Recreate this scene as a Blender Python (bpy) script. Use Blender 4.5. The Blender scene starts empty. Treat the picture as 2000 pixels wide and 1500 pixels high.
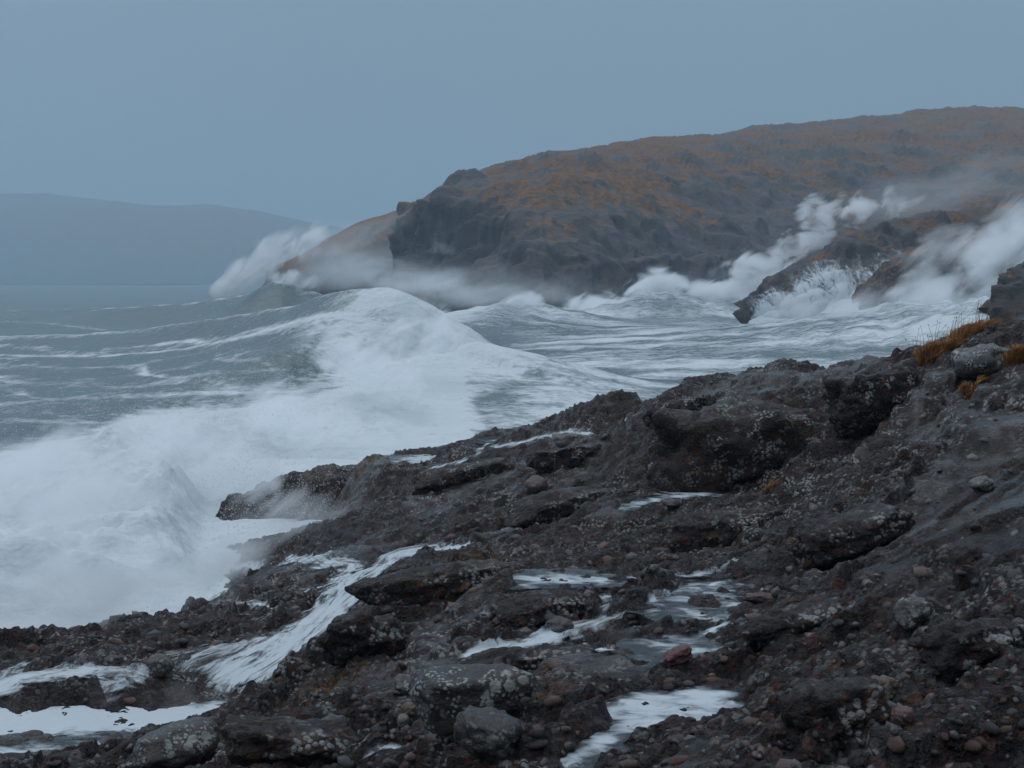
import bpy, bmesh, math, random
import numpy as np
from mathutils import Vector, Matrix

random.seed(7)
RNG = np.random.default_rng(11)
scene = bpy.context.scene
COL = scene.collection

# ------------------------------------------------------------------ camera
F = 2777.8            # focal length in photograph pixels (2000 wide)
H = 5.5               # eye height above mean sea level
PITCH = math.atan(200.0 / F)
cam_d = bpy.data.cameras.new("camera")
cam = bpy.data.objects.new("camera", cam_d)
COL.objects.link(cam)
cam.location = (0, 0, H)
cam.rotation_euler = (math.pi / 2 - PITCH, 0, 0)
cam_d.sensor_width = 36.0
cam_d.lens = 36.0 * F / 2000.0
cam_d.clip_start = 0.1
cam_d.clip_end = 20000
scene.camera = cam

# ------------------------------------------------------------------ sky, sun, exposure
SUN_EL, SUN_AZ = math.radians(58), math.radians(-70)     # azimuth from +Y towards +X
world = bpy.data.worlds.new("World")
scene.world = world
world.use_nodes = True
wt = world.node_tree
wt.nodes.clear()
w_out = wt.nodes.new("ShaderNodeOutputWorld")
w_bg = wt.nodes.new("ShaderNodeBackground")
w_bg.inputs["Strength"].default_value = 0.1
w_sky = wt.nodes.new("ShaderNodeTexSky")
w_sky.sky_type = 'NISHITA'
w_sky.sun_disc = False
w_sky.sun_elevation = SUN_EL
w_sky.sun_rotation = SUN_AZ
w_sky.air_density = 1.0
w_sky.dust_density = 2.0
w_tc = wt.nodes.new("ShaderNodeTexCoord")
w_sep = wt.nodes.new("ShaderNodeSeparateXYZ")
w_ramp = wt.nodes.new("ShaderNodeValToRGB")
w_n = wt.nodes.new("ShaderNodeTexNoise")
w_n.inputs["Scale"].default_value = 3.0
w_n.inputs["Detail"].default_value = 3
w_add = wt.nodes.new("ShaderNodeMath"); w_add.operation = 'MULTIPLY_ADD'
w_add.inputs[1].default_value = 0.16
w_mul = wt.nodes.new("ShaderNodeVectorMath"); w_mul.operation = 'SCALE'
w_mul.inputs["Scale"].default_value = 10.0
w_mix = wt.nodes.new("ShaderNodeMix"); w_mix.data_type = 'RGBA'
w_mix.inputs["Factor"].default_value = 0.9
wt.links.new(w_tc.outputs["Generated"], w_sep.inputs[0])
wt.links.new(w_tc.outputs["Generated"], w_n.inputs["Vector"])
wt.links.new(w_n.outputs["Fac"], w_add.inputs[0])
wt.links.new(w_sep.outputs["Z"], w_add.inputs[2])
wt.links.new(w_add.outputs[0], w_ramp.inputs[0])
wt.links.new(w_ramp.outputs["Color"], w_mul.inputs[0])
wt.links.new(w_sky.outputs["Color"], w_mix.inputs["A"])
wt.links.new(w_mul.outputs["Vector"], w_mix.inputs["B"])
wt.links.new(w_mix.outputs["Result"], w_bg.inputs["Color"])
wt.links.new(w_bg.outputs["Background"], w_out.inputs["Surface"])
e = w_ramp.color_ramp.elements        # overcast luminance: about three times brighter overhead than at the horizon
e[0].position, e[0].color = 0.02, (0.135, 0.198, 0.265, 1)
e[1].position, e[1].color = 0.95, (0.86, 0.98, 1.12, 1)
m_ = w_ramp.color_ramp.elements.new(0.30); m_.color = (0.190, 0.275, 0.355, 1)

sun_d = bpy.data.lights.new("sun", 'SUN')
sun_d.energy = 0.55
sun_d.angle = math.radians(70)
sun_d.color = (0.97, 0.98, 1.0)
sun = bpy.data.objects.new("sun", sun_d)
COL.objects.link(sun)
_sd = Vector((math.sin(SUN_AZ) * math.cos(SUN_EL), math.cos(SUN_AZ) * math.cos(SUN_EL), math.sin(SUN_EL)))
sun.rotation_euler = _sd.to_track_quat('Z', 'Y').to_euler()

scene.view_settings.view_transform = 'Standard'
scene.view_settings.look = 'None'
scene.view_settings.exposure = 0.16
scene.view_settings.gamma = 1.0
scene.view_settings.use_curve_mapping = False
cy = scene.cycles
cy.use_denoising = True
cy.denoiser = 'OPENIMAGEDENOISE'
cy.use_adaptive_sampling = True
cy.adaptive_threshold = 0.01
cy.max_bounces = 6
cy.diffuse_bounces = 2
cy.glossy_bounces = 2
cy.transmission_bounces = 2
cy.volume_bounces = 4
cy.transparent_max_bounces = 12
cy.volume_step_rate = 1.0
cy.volume_max_steps = 256

# ------------------------------------------------------------------ helpers: projection
ct, st = math.cos(PITCH), math.sin(PITCH)

def ray(px, py):
    u = (px - 1000.0) / F; v = (750.0 - py) / F
    return np.array([u, ct + v * st, -st + v * ct])

def pt_y(px, py, Y):
    d = ray(px, py); s = Y / d[1]
    return np.array([d[0] * s, Y, H + d[2] * s])

def pt_d(px, py, D):
    d = ray(px, py); s = D / (-d[2])
    return np.array([d[0] * s, d[1] * s, H - D])

def project(X, Y, Z):
    dz = Z - H
    fwd = Y * ct - dz * st
    up = Y * st + dz * ct
    return 1000 + F * X / fwd, 750 - F * up / fwd

# ------------------------------------------------------------------ helpers: noise (numpy)
def _h(ix, iy, iz, seed):
    n = (ix.astype(np.int64) * 374761393 + iy.astype(np.int64) * 668265263 + iz * 2147483647 + seed * 974711) & 0xFFFFFFFF
    n = ((n ^ (n >> 13)) * 1274126177) & 0xFFFFFFFF
    n = ((n ^ (n >> 16)) * 2246822519) & 0xFFFFFFFF
    n = n ^ (n >> 15)
    return n.astype(np.float64) / 4294967296.0

def perlin(x, y, seed=0):
    xi = np.floor(x); yi = np.floor(y); fx = x - xi; fy = y - yi
    xi = xi.astype(np.int64); yi = yi.astype(np.int64)
    def g(ix, iy, dx, dy):
        a = _h(ix, iy, np.int64(0), seed) * 6.2831853
        return np.cos(a) * dx + np.sin(a) * dy
    u = fx * fx * fx * (fx * (fx * 6 - 15) + 10); v = fy * fy * fy * (fy * (fy * 6 - 15) + 10)
    a = g(xi, yi, fx, fy); b = g(xi + 1, yi, fx - 1, fy)
    c = g(xi, yi + 1, fx, fy - 1); d = g(xi + 1, yi + 1, fx - 1, fy - 1)
    return 1.5 * ((a * (1 - u) + b * u) * (1 - v) + (c * (1 - u) + d * u) * v)

def fbm(x, y, octv=4, seed=0, gain=0.5, lac=2.03):
    r = 0; a = 1.0
    for k in range(octv):
        r = r + a * perlin(x, y, seed + k * 17)
        x = x * lac + 13.7; y = y * lac - 7.1; a *= gain
    return r

def ridged(x, y, octv=4, seed=0, gain=0.5):
    r = 0; a = 1.0
    for k in range(octv):
        r = r + a * (1 - 2.2 * np.abs(perlin(x, y, seed + k * 17)))
        x = x * 2.07 + 3.7; y = y * 2.07 - 1.1; a *= gain
    return r

def vnoise3(x, y, z, seed=0):
    xi = np.floor(x); yi = np.floor(y); zi = np.floor(z)
    fx, fy, fz = x - xi, y - yi, z - zi
    xi, yi, zi = xi.astype(np.int64), yi.astype(np.int64), zi.astype(np.int64)
    fx = fx * fx * (3 - 2 * fx); fy = fy * fy * (3 - 2 * fy); fz = fz * fz * (3 - 2 * fz)
    r = 0
    for dx in (0, 1):
        for dy in (0, 1):
            for dz in (0, 1):
                w = (fx if dx else 1 - fx) * (fy if dy else 1 - fy) * (fz if dz else 1 - fz)
                r = r + w * _h(xi + dx, yi + dy, (zi + dz), seed)
    return r * 2 - 1

def fbm3(x, y, z, octv=4, seed=0, gain=0.5):
    r = 0; a = 1.0
    for k in range(octv):
        r = r + a * vnoise3(x, y, z, seed + 31 * k)
        x = x * 2.03 + 5.2; y = y * 2.03 - 3.3; z = z * 2.03 + 1.7; a *= gain
    return r

def worley(x, y, seed=0, jit=0.9):
    xi = np.floor(x).astype(np.int64); yi = np.floor(y).astype(np.int64)
    f1 = np.full(x.shape, 9.0); f2 = np.full(x.shape, 9.0); idv = np.zeros(x.shape); id2 = np.zeros(x.shape)
    for dx in (-1, 0, 1):
        for dy in (-1, 0, 1):
            cx, cyy = xi + dx, yi + dy
            px = cx + 0.5 + jit * (_h(cx, cyy, np.int64(1), seed) - 0.5)
            py = cyy + 0.5 + jit * (_h(cx, cyy, np.int64(2), seed) - 0.5)
            d = np.hypot(px - x, py - y)
            cl = d < f1
            f2 = np.where(cl, f1, np.minimum(f2, d))
            idv = np.where(cl, _h(cx, cyy, np.int64(3), seed), idv)
            id2 = np.where(cl, _h(cx, cyy, np.int64(4), seed), id2)
            f1 = np.where(cl, d, f1)
    return f1, f2, idv, id2

def sstep(a, b, x):
    t = np.clip((x - a) / (b - a), 0, 1)
    return t * t * (3 - 2 * t)

def poly_sd(px, py, poly):
    """signed distance to a polygon, positive inside"""
    P = np.array(poly, float); n = len(P)
    d2 = np.full(px.shape, 1e18); inside = np.zeros(px.shape, bool)
    for i in range(n):
        a = P[i]; b = P[(i + 1) % n]
        ex, ey = b - a
        wx, wy = px - a[0], py - a[1]
        t = np.clip((wx * ex + wy * ey) / (ex * ex + ey * ey + 1e-12), 0, 1)
        d2 = np.minimum(d2, (wx - ex * t) ** 2 + (wy - ey * t) ** 2)
        c = (a[1] > py) != (b[1] > py)
        xx = a[0] + (py - a[1]) / (b[1] - a[1] + 1e-12) * ex
        inside ^= c & (px < xx)
    d = np.sqrt(d2)
    return np.where(inside, d, -d)

# ------------------------------------------------------------------ helpers: meshes, tags
def set_attrs(me, attrs):
    for k, v in (attrs or {}).items():
        v = np.asarray(v, np.float32)
        if v.ndim == 1:
            me.attributes.new(k, 'FLOAT', 'POINT').data.foreach_set('value', v)
        else:
            if v.shape[1] == 3:
                v = np.concatenate([v, np.ones((len(v), 1), np.float32)], 1)
            me.attributes.new(k, 'FLOAT_COLOR', 'POINT').data.foreach_set('color', v.ravel())

def mesh_np(name, V, Q, attrs=None, smooth=True):
    """V (n,3), Q (m,k) polygons of k corners"""
    me = bpy.data.meshes.new(name)
    V = np.asarray(V, np.float32); Q = np.asarray(Q, np.int32)
    m, k = Q.shape
    me.vertices.add(len(V)); me.vertices.foreach_set('co', V.ravel())
    me.loops.add(m * k); me.loops.foreach_set('vertex_index', Q.ravel())
    me.polygons.add(m); me.polygons.foreach_set('loop_start', np.arange(0, m * k, k, dtype=np.int32))
    me.polygons.foreach_set('use_smooth', np.full(m, smooth))
    me.update(calc_edges=True)
    set_attrs(me, attrs)
    return me

def grid_quads(nr, nc):
    i = np.arange(nr * nc).reshape(nr, nc)
    return np.stack([i[:-1, :-1], i[:-1, 1:], i[1:, 1:], i[1:, :-1]], -1).reshape(-1, 4)

def drop_unused(V, Q, attrs):
    used = np.unique(Q); remap = np.full(len(V), -1); remap[used] = np.arange(len(used))
    return V[used], remap[Q], {k: np.asarray(v)[used] for k, v in attrs.items()}

def link(name, me, mat=None, parent=None, loc=None):
    o = bpy.data.objects.new(name, me)
    COL.objects.link(o)
    if mat is not None and me is not None and not me.materials:
        me.materials.append(mat)
    if parent is not None:
        o.parent = parent
    if loc is not None:
        o.location = loc
    return o

def tag(o, label=None, cat=None, group=None, kind=None):
    if label: o['label'] = label
    if cat: o['category'] = cat
    if group: o['group'] = group
    if kind: o['kind'] = kind
    return o

# ------------------------------------------------------------------ helpers: materials
class NT:
    def __init__(s, name):
        s.mat = bpy.data.materials.new(name); s.mat.use_nodes = True
        s.t = s.mat.node_tree; s.t.nodes.clear()
        s.out = s.t.nodes.new("ShaderNodeOutputMaterial")
    def n(s, kind, **kw):
        nd = s.t.nodes.new(kind)
        for k, v in kw.items():
            if k.startswith('i_'):
                nd.inputs[k[2:].replace('_', ' ')].default_value = v
            else:
                setattr(nd, k, v)
        return nd
    def l(s, a, b): s.t.links.new(a, b)
    def val(s, inp, v):
        if isinstance(v, (int, float)): inp.default_value = v
        elif isinstance(v, (tuple, list)): inp.default_value = v
        else: s.l(v, inp)
    def math(s, op, a, b=None, c=None, clamp=False):
        nd = s.n("ShaderNodeMath", operation=op, use_clamp=clamp)
        s.val(nd.inputs[0], a)
        if b is not None: s.val(nd.inputs[1], b)
        if c is not None: s.val(nd.inputs[2], c)
        return nd.outputs[0]
    def ss(s, x, a, b, lo=0.0, hi=1.0):
        nd = s.n("ShaderNodeMapRange", interpolation_type='SMOOTHSTEP')
        s.val(nd.inputs['Value'], x)
        nd.inputs['From Min'].default_value = a; nd.inputs['From Max'].default_value = b
        nd.inputs['To Min'].default_value = lo; nd.inputs['To Max'].default_value = hi
        return nd.outputs['Result']
    def mix(s, f, a, b):
        nd = s.n("ShaderNodeMix", data_type='RGBA')
        s.val(nd.inputs['Factor'], f)
        s.val(nd.inputs['A'], a if not isinstance(a, tuple) or len(a) == 4 else a + (1,))
        s.val(nd.inputs['B'], b if not isinstance(b, tuple) or len(b) == 4 else b + (1,))
        return nd.outputs['Result']
    def noise(s, vec, scale, detail=4, rough=0.55, dist=0.0):
        nd = s.n("ShaderNodeTexNoise")
        nd.inputs['Scale'].default_value = scale; nd.inputs['Detail'].default_value = detail
        nd.inputs['Roughness'].default_value = rough; nd.inputs['Distortion'].default_value = dist
        if vec is not None: s.l(vec, nd.inputs['Vector'])
        return nd.outputs['Fac']
    def voro(s, vec, scale, feature='F1', out='Distance'):
        nd = s.n("ShaderNodeTexVoronoi", feature=feature)
        nd.inputs['Scale'].default_value = scale
        s.l(vec, nd.inputs['Vector'])
        return nd.outputs[out]
    def obj(s): return s.n("ShaderNodeTexCoord").outputs['Object']
    def mapping(s, vec, loc=(0, 0, 0), rot=(0, 0, 0), scale=(1, 1, 1), kind='POINT'):
        nd = s.n("ShaderNodeMapping", vector_type=kind)
        s.l(vec, nd.inputs['Vector'])
        nd.inputs['Location'].default_value = loc; nd.inputs['Rotation'].default_value = rot; nd.inputs['Scale'].default_value = scale
        return nd.outputs['Vector']
    def attr(s, name, out='Fac'): return s.n("ShaderNodeAttribute", attribute_name=name).outputs[out]
    def bump(s, h, strength=0.5, dist=0.02):
        nd = s.n("ShaderNodeBump"); nd.inputs['Strength'].default_value = strength; nd.inputs['Distance'].default_value = dist
        s.l(h, nd.inputs['Height'])
        return nd.outputs['Normal']
    def principled(s, color, rough=0.5, spec=0.5, normal=None, alpha=None, **kw):
        nd = s.n("ShaderNodeBsdfPrincipled")
        s.val(nd.inputs['Base Color'], color if not isinstance(color, tuple) or len(color) == 4 else color + (1,))
        s.val(nd.inputs['Roughness'], rough); s.val(nd.inputs['Specular IOR Level'], spec)
        if normal is not None: s.l(normal, nd.inputs['Normal'])
        if alpha is not None: s.val(nd.inputs['Alpha'], alpha)
        return nd.outputs['BSDF']
    def coat(s, shader_socket, weight, rough, normal=None):
        nd = shader_socket.node
        s.val(nd.inputs['Coat Weight'], weight); s.val(nd.inputs['Coat Roughness'], rough)
        if normal is not None: s.l(normal, nd.inputs['Coat Normal'])
        return shader_socket
    def surf(s, sh): s.l(sh, s.out.inputs['Surface']); return s.mat

def mat_shore():
    m = NT("wet_conglomerate"); P = m.obj()
    base = m.attr("tone", 'Color')
    n1 = m.noise(P, 6, 5, 0.6); n2 = m.noise(P, 45, 4, 0.65); n3 = m.noise(P, 1.1, 3)
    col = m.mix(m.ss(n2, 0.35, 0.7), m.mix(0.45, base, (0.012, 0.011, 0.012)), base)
    # small stones of every tone in dark cement, which also paints in crevice shade
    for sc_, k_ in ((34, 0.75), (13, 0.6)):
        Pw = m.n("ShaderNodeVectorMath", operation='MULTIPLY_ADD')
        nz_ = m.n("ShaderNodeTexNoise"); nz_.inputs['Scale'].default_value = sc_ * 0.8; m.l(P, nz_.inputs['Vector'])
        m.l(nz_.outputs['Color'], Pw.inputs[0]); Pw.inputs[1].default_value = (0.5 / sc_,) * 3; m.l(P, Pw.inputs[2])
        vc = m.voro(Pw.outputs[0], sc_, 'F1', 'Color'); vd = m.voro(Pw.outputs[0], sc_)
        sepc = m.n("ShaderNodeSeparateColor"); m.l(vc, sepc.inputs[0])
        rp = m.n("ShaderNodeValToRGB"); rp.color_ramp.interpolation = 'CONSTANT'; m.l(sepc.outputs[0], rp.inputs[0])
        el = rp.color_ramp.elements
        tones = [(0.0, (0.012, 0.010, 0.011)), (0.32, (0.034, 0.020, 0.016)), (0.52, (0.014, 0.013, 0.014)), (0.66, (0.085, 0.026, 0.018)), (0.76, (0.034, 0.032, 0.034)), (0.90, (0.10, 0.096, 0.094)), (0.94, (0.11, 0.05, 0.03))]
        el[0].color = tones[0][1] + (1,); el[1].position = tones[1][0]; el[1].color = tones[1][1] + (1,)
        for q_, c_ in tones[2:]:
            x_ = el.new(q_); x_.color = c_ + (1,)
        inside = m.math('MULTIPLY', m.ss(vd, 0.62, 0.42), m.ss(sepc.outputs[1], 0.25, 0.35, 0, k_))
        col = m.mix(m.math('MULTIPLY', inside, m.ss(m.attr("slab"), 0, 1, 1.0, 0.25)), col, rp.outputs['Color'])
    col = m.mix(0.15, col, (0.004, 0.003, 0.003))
    # pale crusts and lichens, in spots gathered into patches
    v = m.voro(P, 28); v2 = m.voro(P, 7)
    lich = m.math('MULTIPLY', m.ss(v, 0.56, 0.40), m.ss(n1, 0.50, 0.58))
    lich2 = m.math('MULTIPLY', m.ss(m.math('ADD', v2, m.math('MULTIPLY', n2, 0.3)), 0.55, 0.42), m.ss(m.noise(P, 2.3, 3), 0.54, 0.62))
    lk = m.math('MULTIPLY', lich, m.ss(m.noise(P, 0.9, 4, 0.6), 0.40, 0.58, 0.15, 0.8))
    lk = m.math('MULTIPLY', lk, m.attr("dry"))
    col = m.mix(lk, col, (0.34, 0.35, 0.34))
    och = m.math('MULTIPLY', m.attr("ochre"), m.ss(m.noise(P, 14, 4, 0.7), 0.5, 0.62))
    col = m.mix(och, col, (0.16, 0.085, 0.018))
    rough = m.ss(m.math('ADD', n1, m.math('MULTIPLY', m.attr("dry"), 0.25)), 0.35, 0.85, 0.16, 0.62)
    h = m.math('ADD', m.math('MULTIPLY', n2, 0.6), m.math('MULTIPLY', m.noise(P, 130, 3, 0.6), 0.35))
    h = m.math('ADD', h, m.math('MULTIPLY', m.ss(v, 0.5, 0.1), 0.35))
    h = m.math('ADD', h, m.math('MULTIPLY', m.math('MULTIPLY', m.noise(P, 17, 4, 0.6), m.ss(m.attr('slab'), 0, 1, 1.0, 0.3)), 1.6))
    wet = m.math('MULTIPLY', m.math('MULTIPLY', m.attr('wet'), m.ss(m.noise(P, 3.5, 4, 0.6), 0.40, 0.60, 0.1, 0.75)), m.math('SUBTRACT', 1.0, m.math('MULTIPLY', lk, 0.8)))
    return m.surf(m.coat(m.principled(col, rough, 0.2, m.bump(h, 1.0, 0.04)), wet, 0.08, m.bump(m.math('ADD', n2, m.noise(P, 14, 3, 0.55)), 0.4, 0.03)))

def mat_cobble(name, attr=False):
    m = NT(name); P = m.obj()
    if attr:
        base = m.attr("tone", 'Color')
    else:
        r = m.n("ShaderNodeObjectInfo").outputs['Random']
        rp = m.n("ShaderNodeValToRGB"); m.l(r, rp.inputs[0])
        rp.color_ramp.interpolation = 'CONSTANT'
        cols = [(0.045, 0.04, 0.04), (0.085, 0.030, 0.022), (0.04, 0.037, 0.04), (0.10, 0.055, 0.038), (0.065, 0.06, 0.058), (0.05, 0.03, 0.028), (0.12, 0.07, 0.055), (0.035, 0.03, 0.032)]
        el = rp.color_ramp.elements
        el[0].color = cols[0] + (1,); el[1].position = 1 / 8; el[1].color = cols[1] + (1,)
        for k in range(2, 8):
            x = el.new(k / 8); x.color = cols[k] + (1,)
        base = rp.outputs['Color']
    n = m.noise(P, 22, 4, 0.6); n2 = m.noise(P, 90, 3, 0.6)
    col = m.mix(m.ss(n, 0.4, 0.75), base, m.mix(0.6, base, (0.02, 0.018, 0.018)))
    sp = m.math('MULTIPLY', m.ss(m.voro(P, 30), 0.3, 0.16), m.ss(m.noise(P, 7, 2), 0.52, 0.62))
    col = m.mix(m.math('MULTIPLY', sp, 0.7), col, (0.22, 0.22, 0.21))
    return m.surf(m.principled(col, m.ss(n2, 0.3, 0.8, 0.2, 0.55), 0.5, m.bump(m.math('ADD', n, m.math('MULTIPLY', n2, 0.5)), 0.6, 0.015)))

def mat_sea():
    m = NT("storm_sea"); P = m.obj()
    Ps = m.mapping(P, scale=(0.72, 1, 0.8), rot=(0, 0, math.radians(-14)))
    n1 = m.noise(Ps, 0.9, 6, 0.68, 0.4); n2 = m.noise(Ps, 4.0, 4, 0.65, 0.3)
    nn = m.math('ADD', m.math('MULTIPLY', n1, 0.62), m.math('MULTIPLY', n2, 0.38))
    x = m.math('ADD', m.attr("foam"), m.math('MULTIPLY', m.math('SUBTRACT', nn, 0.5), 2.1))
    f = m.ss(x, 0.30, 0.85)
    col = m.mix(f, (0.050, 0.086, 0.092), (0.54, 0.59, 0.61))
    rough = m.ss(f, 0, 1, 0.22, 0.85)
    spec = m.ss(f, 0, 1, 0.5, 0.15)
    h = m.math('ADD', m.noise(Ps, 1.2, 4, 0.55), m.math('MULTIPLY', f, 0.25))
    return m.surf(m.principled(col, rough, spec, m.bump(h, 0.8, 0.35)))

def mat_foam_pool():
    m = NT("pool_foam"); P = m.obj()
    n = m.noise(m.mapping(P, scale=(1, 1.6, 1)), 5, 5, 0.6, 0.6); n2 = m.noise(P, 28, 4, 0.6)
    x = m.math('ADD', m.attr("cover"), m.math('MULTIPLY', m.math('SUBTRACT', n, 0.5), 2.2))
    a = m.ss(x, 0.15, 0.7)
    foam = m.principled(m.mix(m.ss(m.math('ADD', x, m.math('MULTIPLY', n2, 0.3)), 0.45, 1.15), (0.14, 0.16, 0.175), (0.46, 0.51, 0.54)), 0.75, 0.2, m.bump(m.math('ADD', n, m.math('MULTIPLY', n2, 0.3)), 0.5, 0.02))
    wat = m.principled((0.03, 0.034, 0.038), 0.08, 0.5, m.bump(n2, 0.25, 0.01), 0.55)
    mx = m.n("ShaderNodeMixShader"); m.l(a, mx.inputs[0]); m.l(wat, mx.inputs[1]); m.l(foam, mx.inputs[2])
    return m.surf(mx.outputs[0])

def mat_stream(name="running_water", dens=1.0, thr=0.0, fs=1.0, na=3.4, an=4.0):
    m = NT(name)
    uv = m.attr("flow", 'Vector')
    n1 = m.noise(m.mapping(uv, scale=(1.0, an, 1)), 2.2 * fs, 5, 0.65, 0.9); n2 = m.noise(m.mapping(uv, scale=(1.0, an, 1)), 8 * fs, 4, 0.65, 0.6)
    nn = m.math('ADD', m.math('MULTIPLY', n1, 0.65), m.math('MULTIPLY', n2, 0.35))
    x = m.math('ADD', m.attr("cover"), m.math('MULTIPLY', m.math('SUBTRACT', nn, 0.5), na))
    a = m.ss(x, 0.25 + thr, 0.95 + thr, 0, dens)
    foam = m.principled((0.46, 0.51, 0.54), 0.7, 0.25, m.bump(nn, 0.7, 0.03), a)
    return m.surf(foam)

# ------------------------------------------------------------------ foreground rock: base relief from surveyed points
CP = [  # (pixel x, pixel y, metres below the eye)
 (-300,1700,3.0),(0,1700,2.8),(500,1700,2.3),(1000,1700,1.78),(1500,1700,1.55),(2000,1700,1.42),(2350,1700,1.35),
 (-250,1500,3.3),(0,1500,3.15),(250,1500,2.95),(500,1500,2.6),(750,1500,2.28),(1000,1500,2.0),(1250,1500,1.75),(1500,1500,1.60),(1750,1500,1.5),(2000,1500,1.4),(2300,1500,1.3),
 (0,1440,3.60),(250,1442,3.55),(480,1432,3.45),(0,1470,3.42),(150,1472,3.40),(330,1455,3.05),(600,1440,2.9),
 (-200,1400,3.66),(0,1385,3.64),(0,1422,3.64),(200,1385,3.64),(200,1416,3.64),(400,1388,3.64),(400,1406,3.64),(470,1400,3.62),
 (-250,1330,3.6),(0,1335,3.58),(0,1290,3.5),(100,1330,3.45),(200,1320,3.42),(280,1330,3.45),(330,1300,3.42),(150,1260,3.5),(300,1240,3.5),(450,1205,3.6),(550,1180,3.5),(-200,1240,3.8),(0,1238,3.78),(200,1205,3.9),(420,1152,4.2),(600,1140,3.6),
 (430,1370,3.66),(470,1350,3.6),(520,1300,3.4),(560,1260,3.32),(620,1200,3.16),(660,1150,3.06),(700,1110,2.96),(850,1075,2.86),(980,1055,2.78),(450,1290,3.32),(540,1230,3.26),
 (640,1198,2.86),(620,1240,2.92),(560,1300,2.95),(520,1360,2.98),(700,1250,2.72),(800,1210,2.58),(760,1300,2.55),(700,1400,2.45),(600,1390,2.72),
 (800,1168,2.76),(800,1108,2.5),(900,1085,2.4),(900,1152,2.62),(1000,1115,2.40),(1000,1075,2.36),(1100,1060,2.36),(1190,1040,2.36),
 (1020,1142,2.26),(1190,1125,2.26),(1100,1135,2.26),(950,1200,2.35),(1100,1180,2.2),(1000,1240,2.25),(900,1285,2.25),(1050,1250,2.22),(1250,1190,2.15),(1400,1200,2.02),
 (860,1326,2.02),(930,1326,2.0),(1000,1318,2.02),(900,1298,2.12),(1010,1290,2.1),(860,1430,2.30),(930,1425,2.30),(1010,1416,2.24),(930,1485,2.1),(780,1400,2.36),
 (1220,1380,1.98),(1430,1350,1.98),(1400,1400,1.98),(1300,1370,1.98),(1150,1490,1.97),(1150,1330,2.05),(1300,1280,2.05),(1300,1150,2.1),(1400,1100,2.08),(1200,1080,2.3),(1300,1020,2.3),
 (1250,985,2.3),(1400,957,2.3),(1330,955,2.3),(1300,930,2.3),(1450,945,2.2),(1600,930,2.0),(1650,900,1.85),(1300,865,1.92),(1450,880,1.90),(1600,865,1.72),(1320,815,1.66),(1450,802,1.50),(1580,797,1.42),(1450,765,1.5),
 (1250,772,2.25),(1350,765,1.95),(1450,741,1.62),(1530,736,1.48),(1620,712,1.22),(1700,692,.96),(1765,688,.85),(1795,674,.72),(1870,658,.62),(1990,655,.62),(2200,640,.55),
 (1600,760,1.36),(1640,790,1.32),(1700,770,1.25),(1800,740,.98),(1900,705,.78),(1850,800,1.15),(2000,700,.72),(2200,700,.68),(1700,840,1.65),(1800,845,1.42),
 (1700,950,1.6),(1700,1050,1.75),(1850,900,1.35),(2000,850,1.15),(2000,950,1.22),(2000,1100,1.36),(2250,950,1.15),(1850,1050,1.5),(1600,1100,1.86),(1550,1000,1.95),(1700,1200,1.66),(1850,1150,1.5),(2000,1250,1.4),(1550,1300,1.75),(1600,1400,1.56),(1800,1350,1.4),(1830,1445,1.62),(2250,1250,1.3),
 (440,948,4.75),(560,920,4.55),(680,900,4.3),(770,886,4.0),(880,868,3.7),(1000,846,3.42),(1100,820,3.15),(1180,796,2.6),
 (800,898,3.95),(860,897,3.95),(1000,852,3.5),(1080,850,3.38),(1160,842,3.36),(560,995,5.4),(650,1030,5.4),(690,1005,5.1),(700,930,4.3),(720,1000,4.4),
 (450,1060,5.1),(560,1060,4.6),(680,1045,4.2),(500,1110,4.5),(640,1090,3.7),(800,1030,3.9),(900,1000,3.5),(750,960,4.2),(900,930,3.7),(1000,900,3.42),(1100,880,3.1),(1200,860,2.62),(1220,820,2.42),(1000,960,3.1),(1100,950,2.8),(1000,1010,2.9),(1150,1000,2.6),(850,1050,3.1),(1200,920,2.6),
]
CXY = [ # (pixel x, distance, height above the sea): the drop into the sea
 (-300,17.5,-.5),(0,18.5,-.5),(200,20.8,-.5),(400,24.5,-.5),(470,30.5,-.6),(560,32.4,-.3),(640,33,-.2),(380,33,-1.2),(440,39,-1.3),(600,40,-1.2),(770,38,-1.0),(1000,38,-1.0),(1250,34,-1.0),(1450,29.5,-1.0),(1620,26.5,-.8),(1700,24.5,-.3),(1790,22,.5),(1870,20.5,1.5),(2250,20,2),(1800,28,-1.2),(2250,30,-1.2),
 (-300,60,-4),(400,60,-4),(1000,60,-4),(1600,60,-4),(2300,60,-4),(-300,30,-2.5),(100,30,-2.5),(2100,45,-3),(1500,45,-3),(900,47,-3),(300,45,-3),
]
_cp = [pt_d(*c) for c in CP]
_cp += [np.array([(px - 1000) / F * Y, Y, z]) for px, Y, z in CXY]
_cp = np.array(_cp)
_q = np.stack([_cp[:, 0] / _cp[:, 1], np.log(_cp[:, 1])], 1)
def _ker(A, B):
    d2 = ((A[:, None, :] - B[None, :, :]) ** 2).sum(-1)
    return np.sqrt(d2 + 0.006 ** 2)
_K = _ker(_q, _q)
_n = len(_q)
_A = np.zeros((_n + 1, _n + 1)); _A[:_n, :_n] = _K - 0.006 * np.eye(_n); _A[_n, :_n] = 1; _A[:_n, _n] = 1
_w = np.linalg.lstsq(_A, np.append(_cp[:, 2], 0), rcond=None)[0]

T0, T1, L0, L1 = -0.46, 0.46, math.log(3.3), math.log(52.0)
_gn = 420
_gt, _gl = np.meshgrid(np.linspace(T0, T1, _gn), np.linspace(L0, L1, _gn))
_gq = np.stack([_gt.ravel(), _gl.ravel()], 1)
BASE = np.concatenate([_ker(c, _q) @ _w[:_n] + _w[_n] for c in np.array_split(_gq, 40)]).reshape(_gn, _gn)

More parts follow.
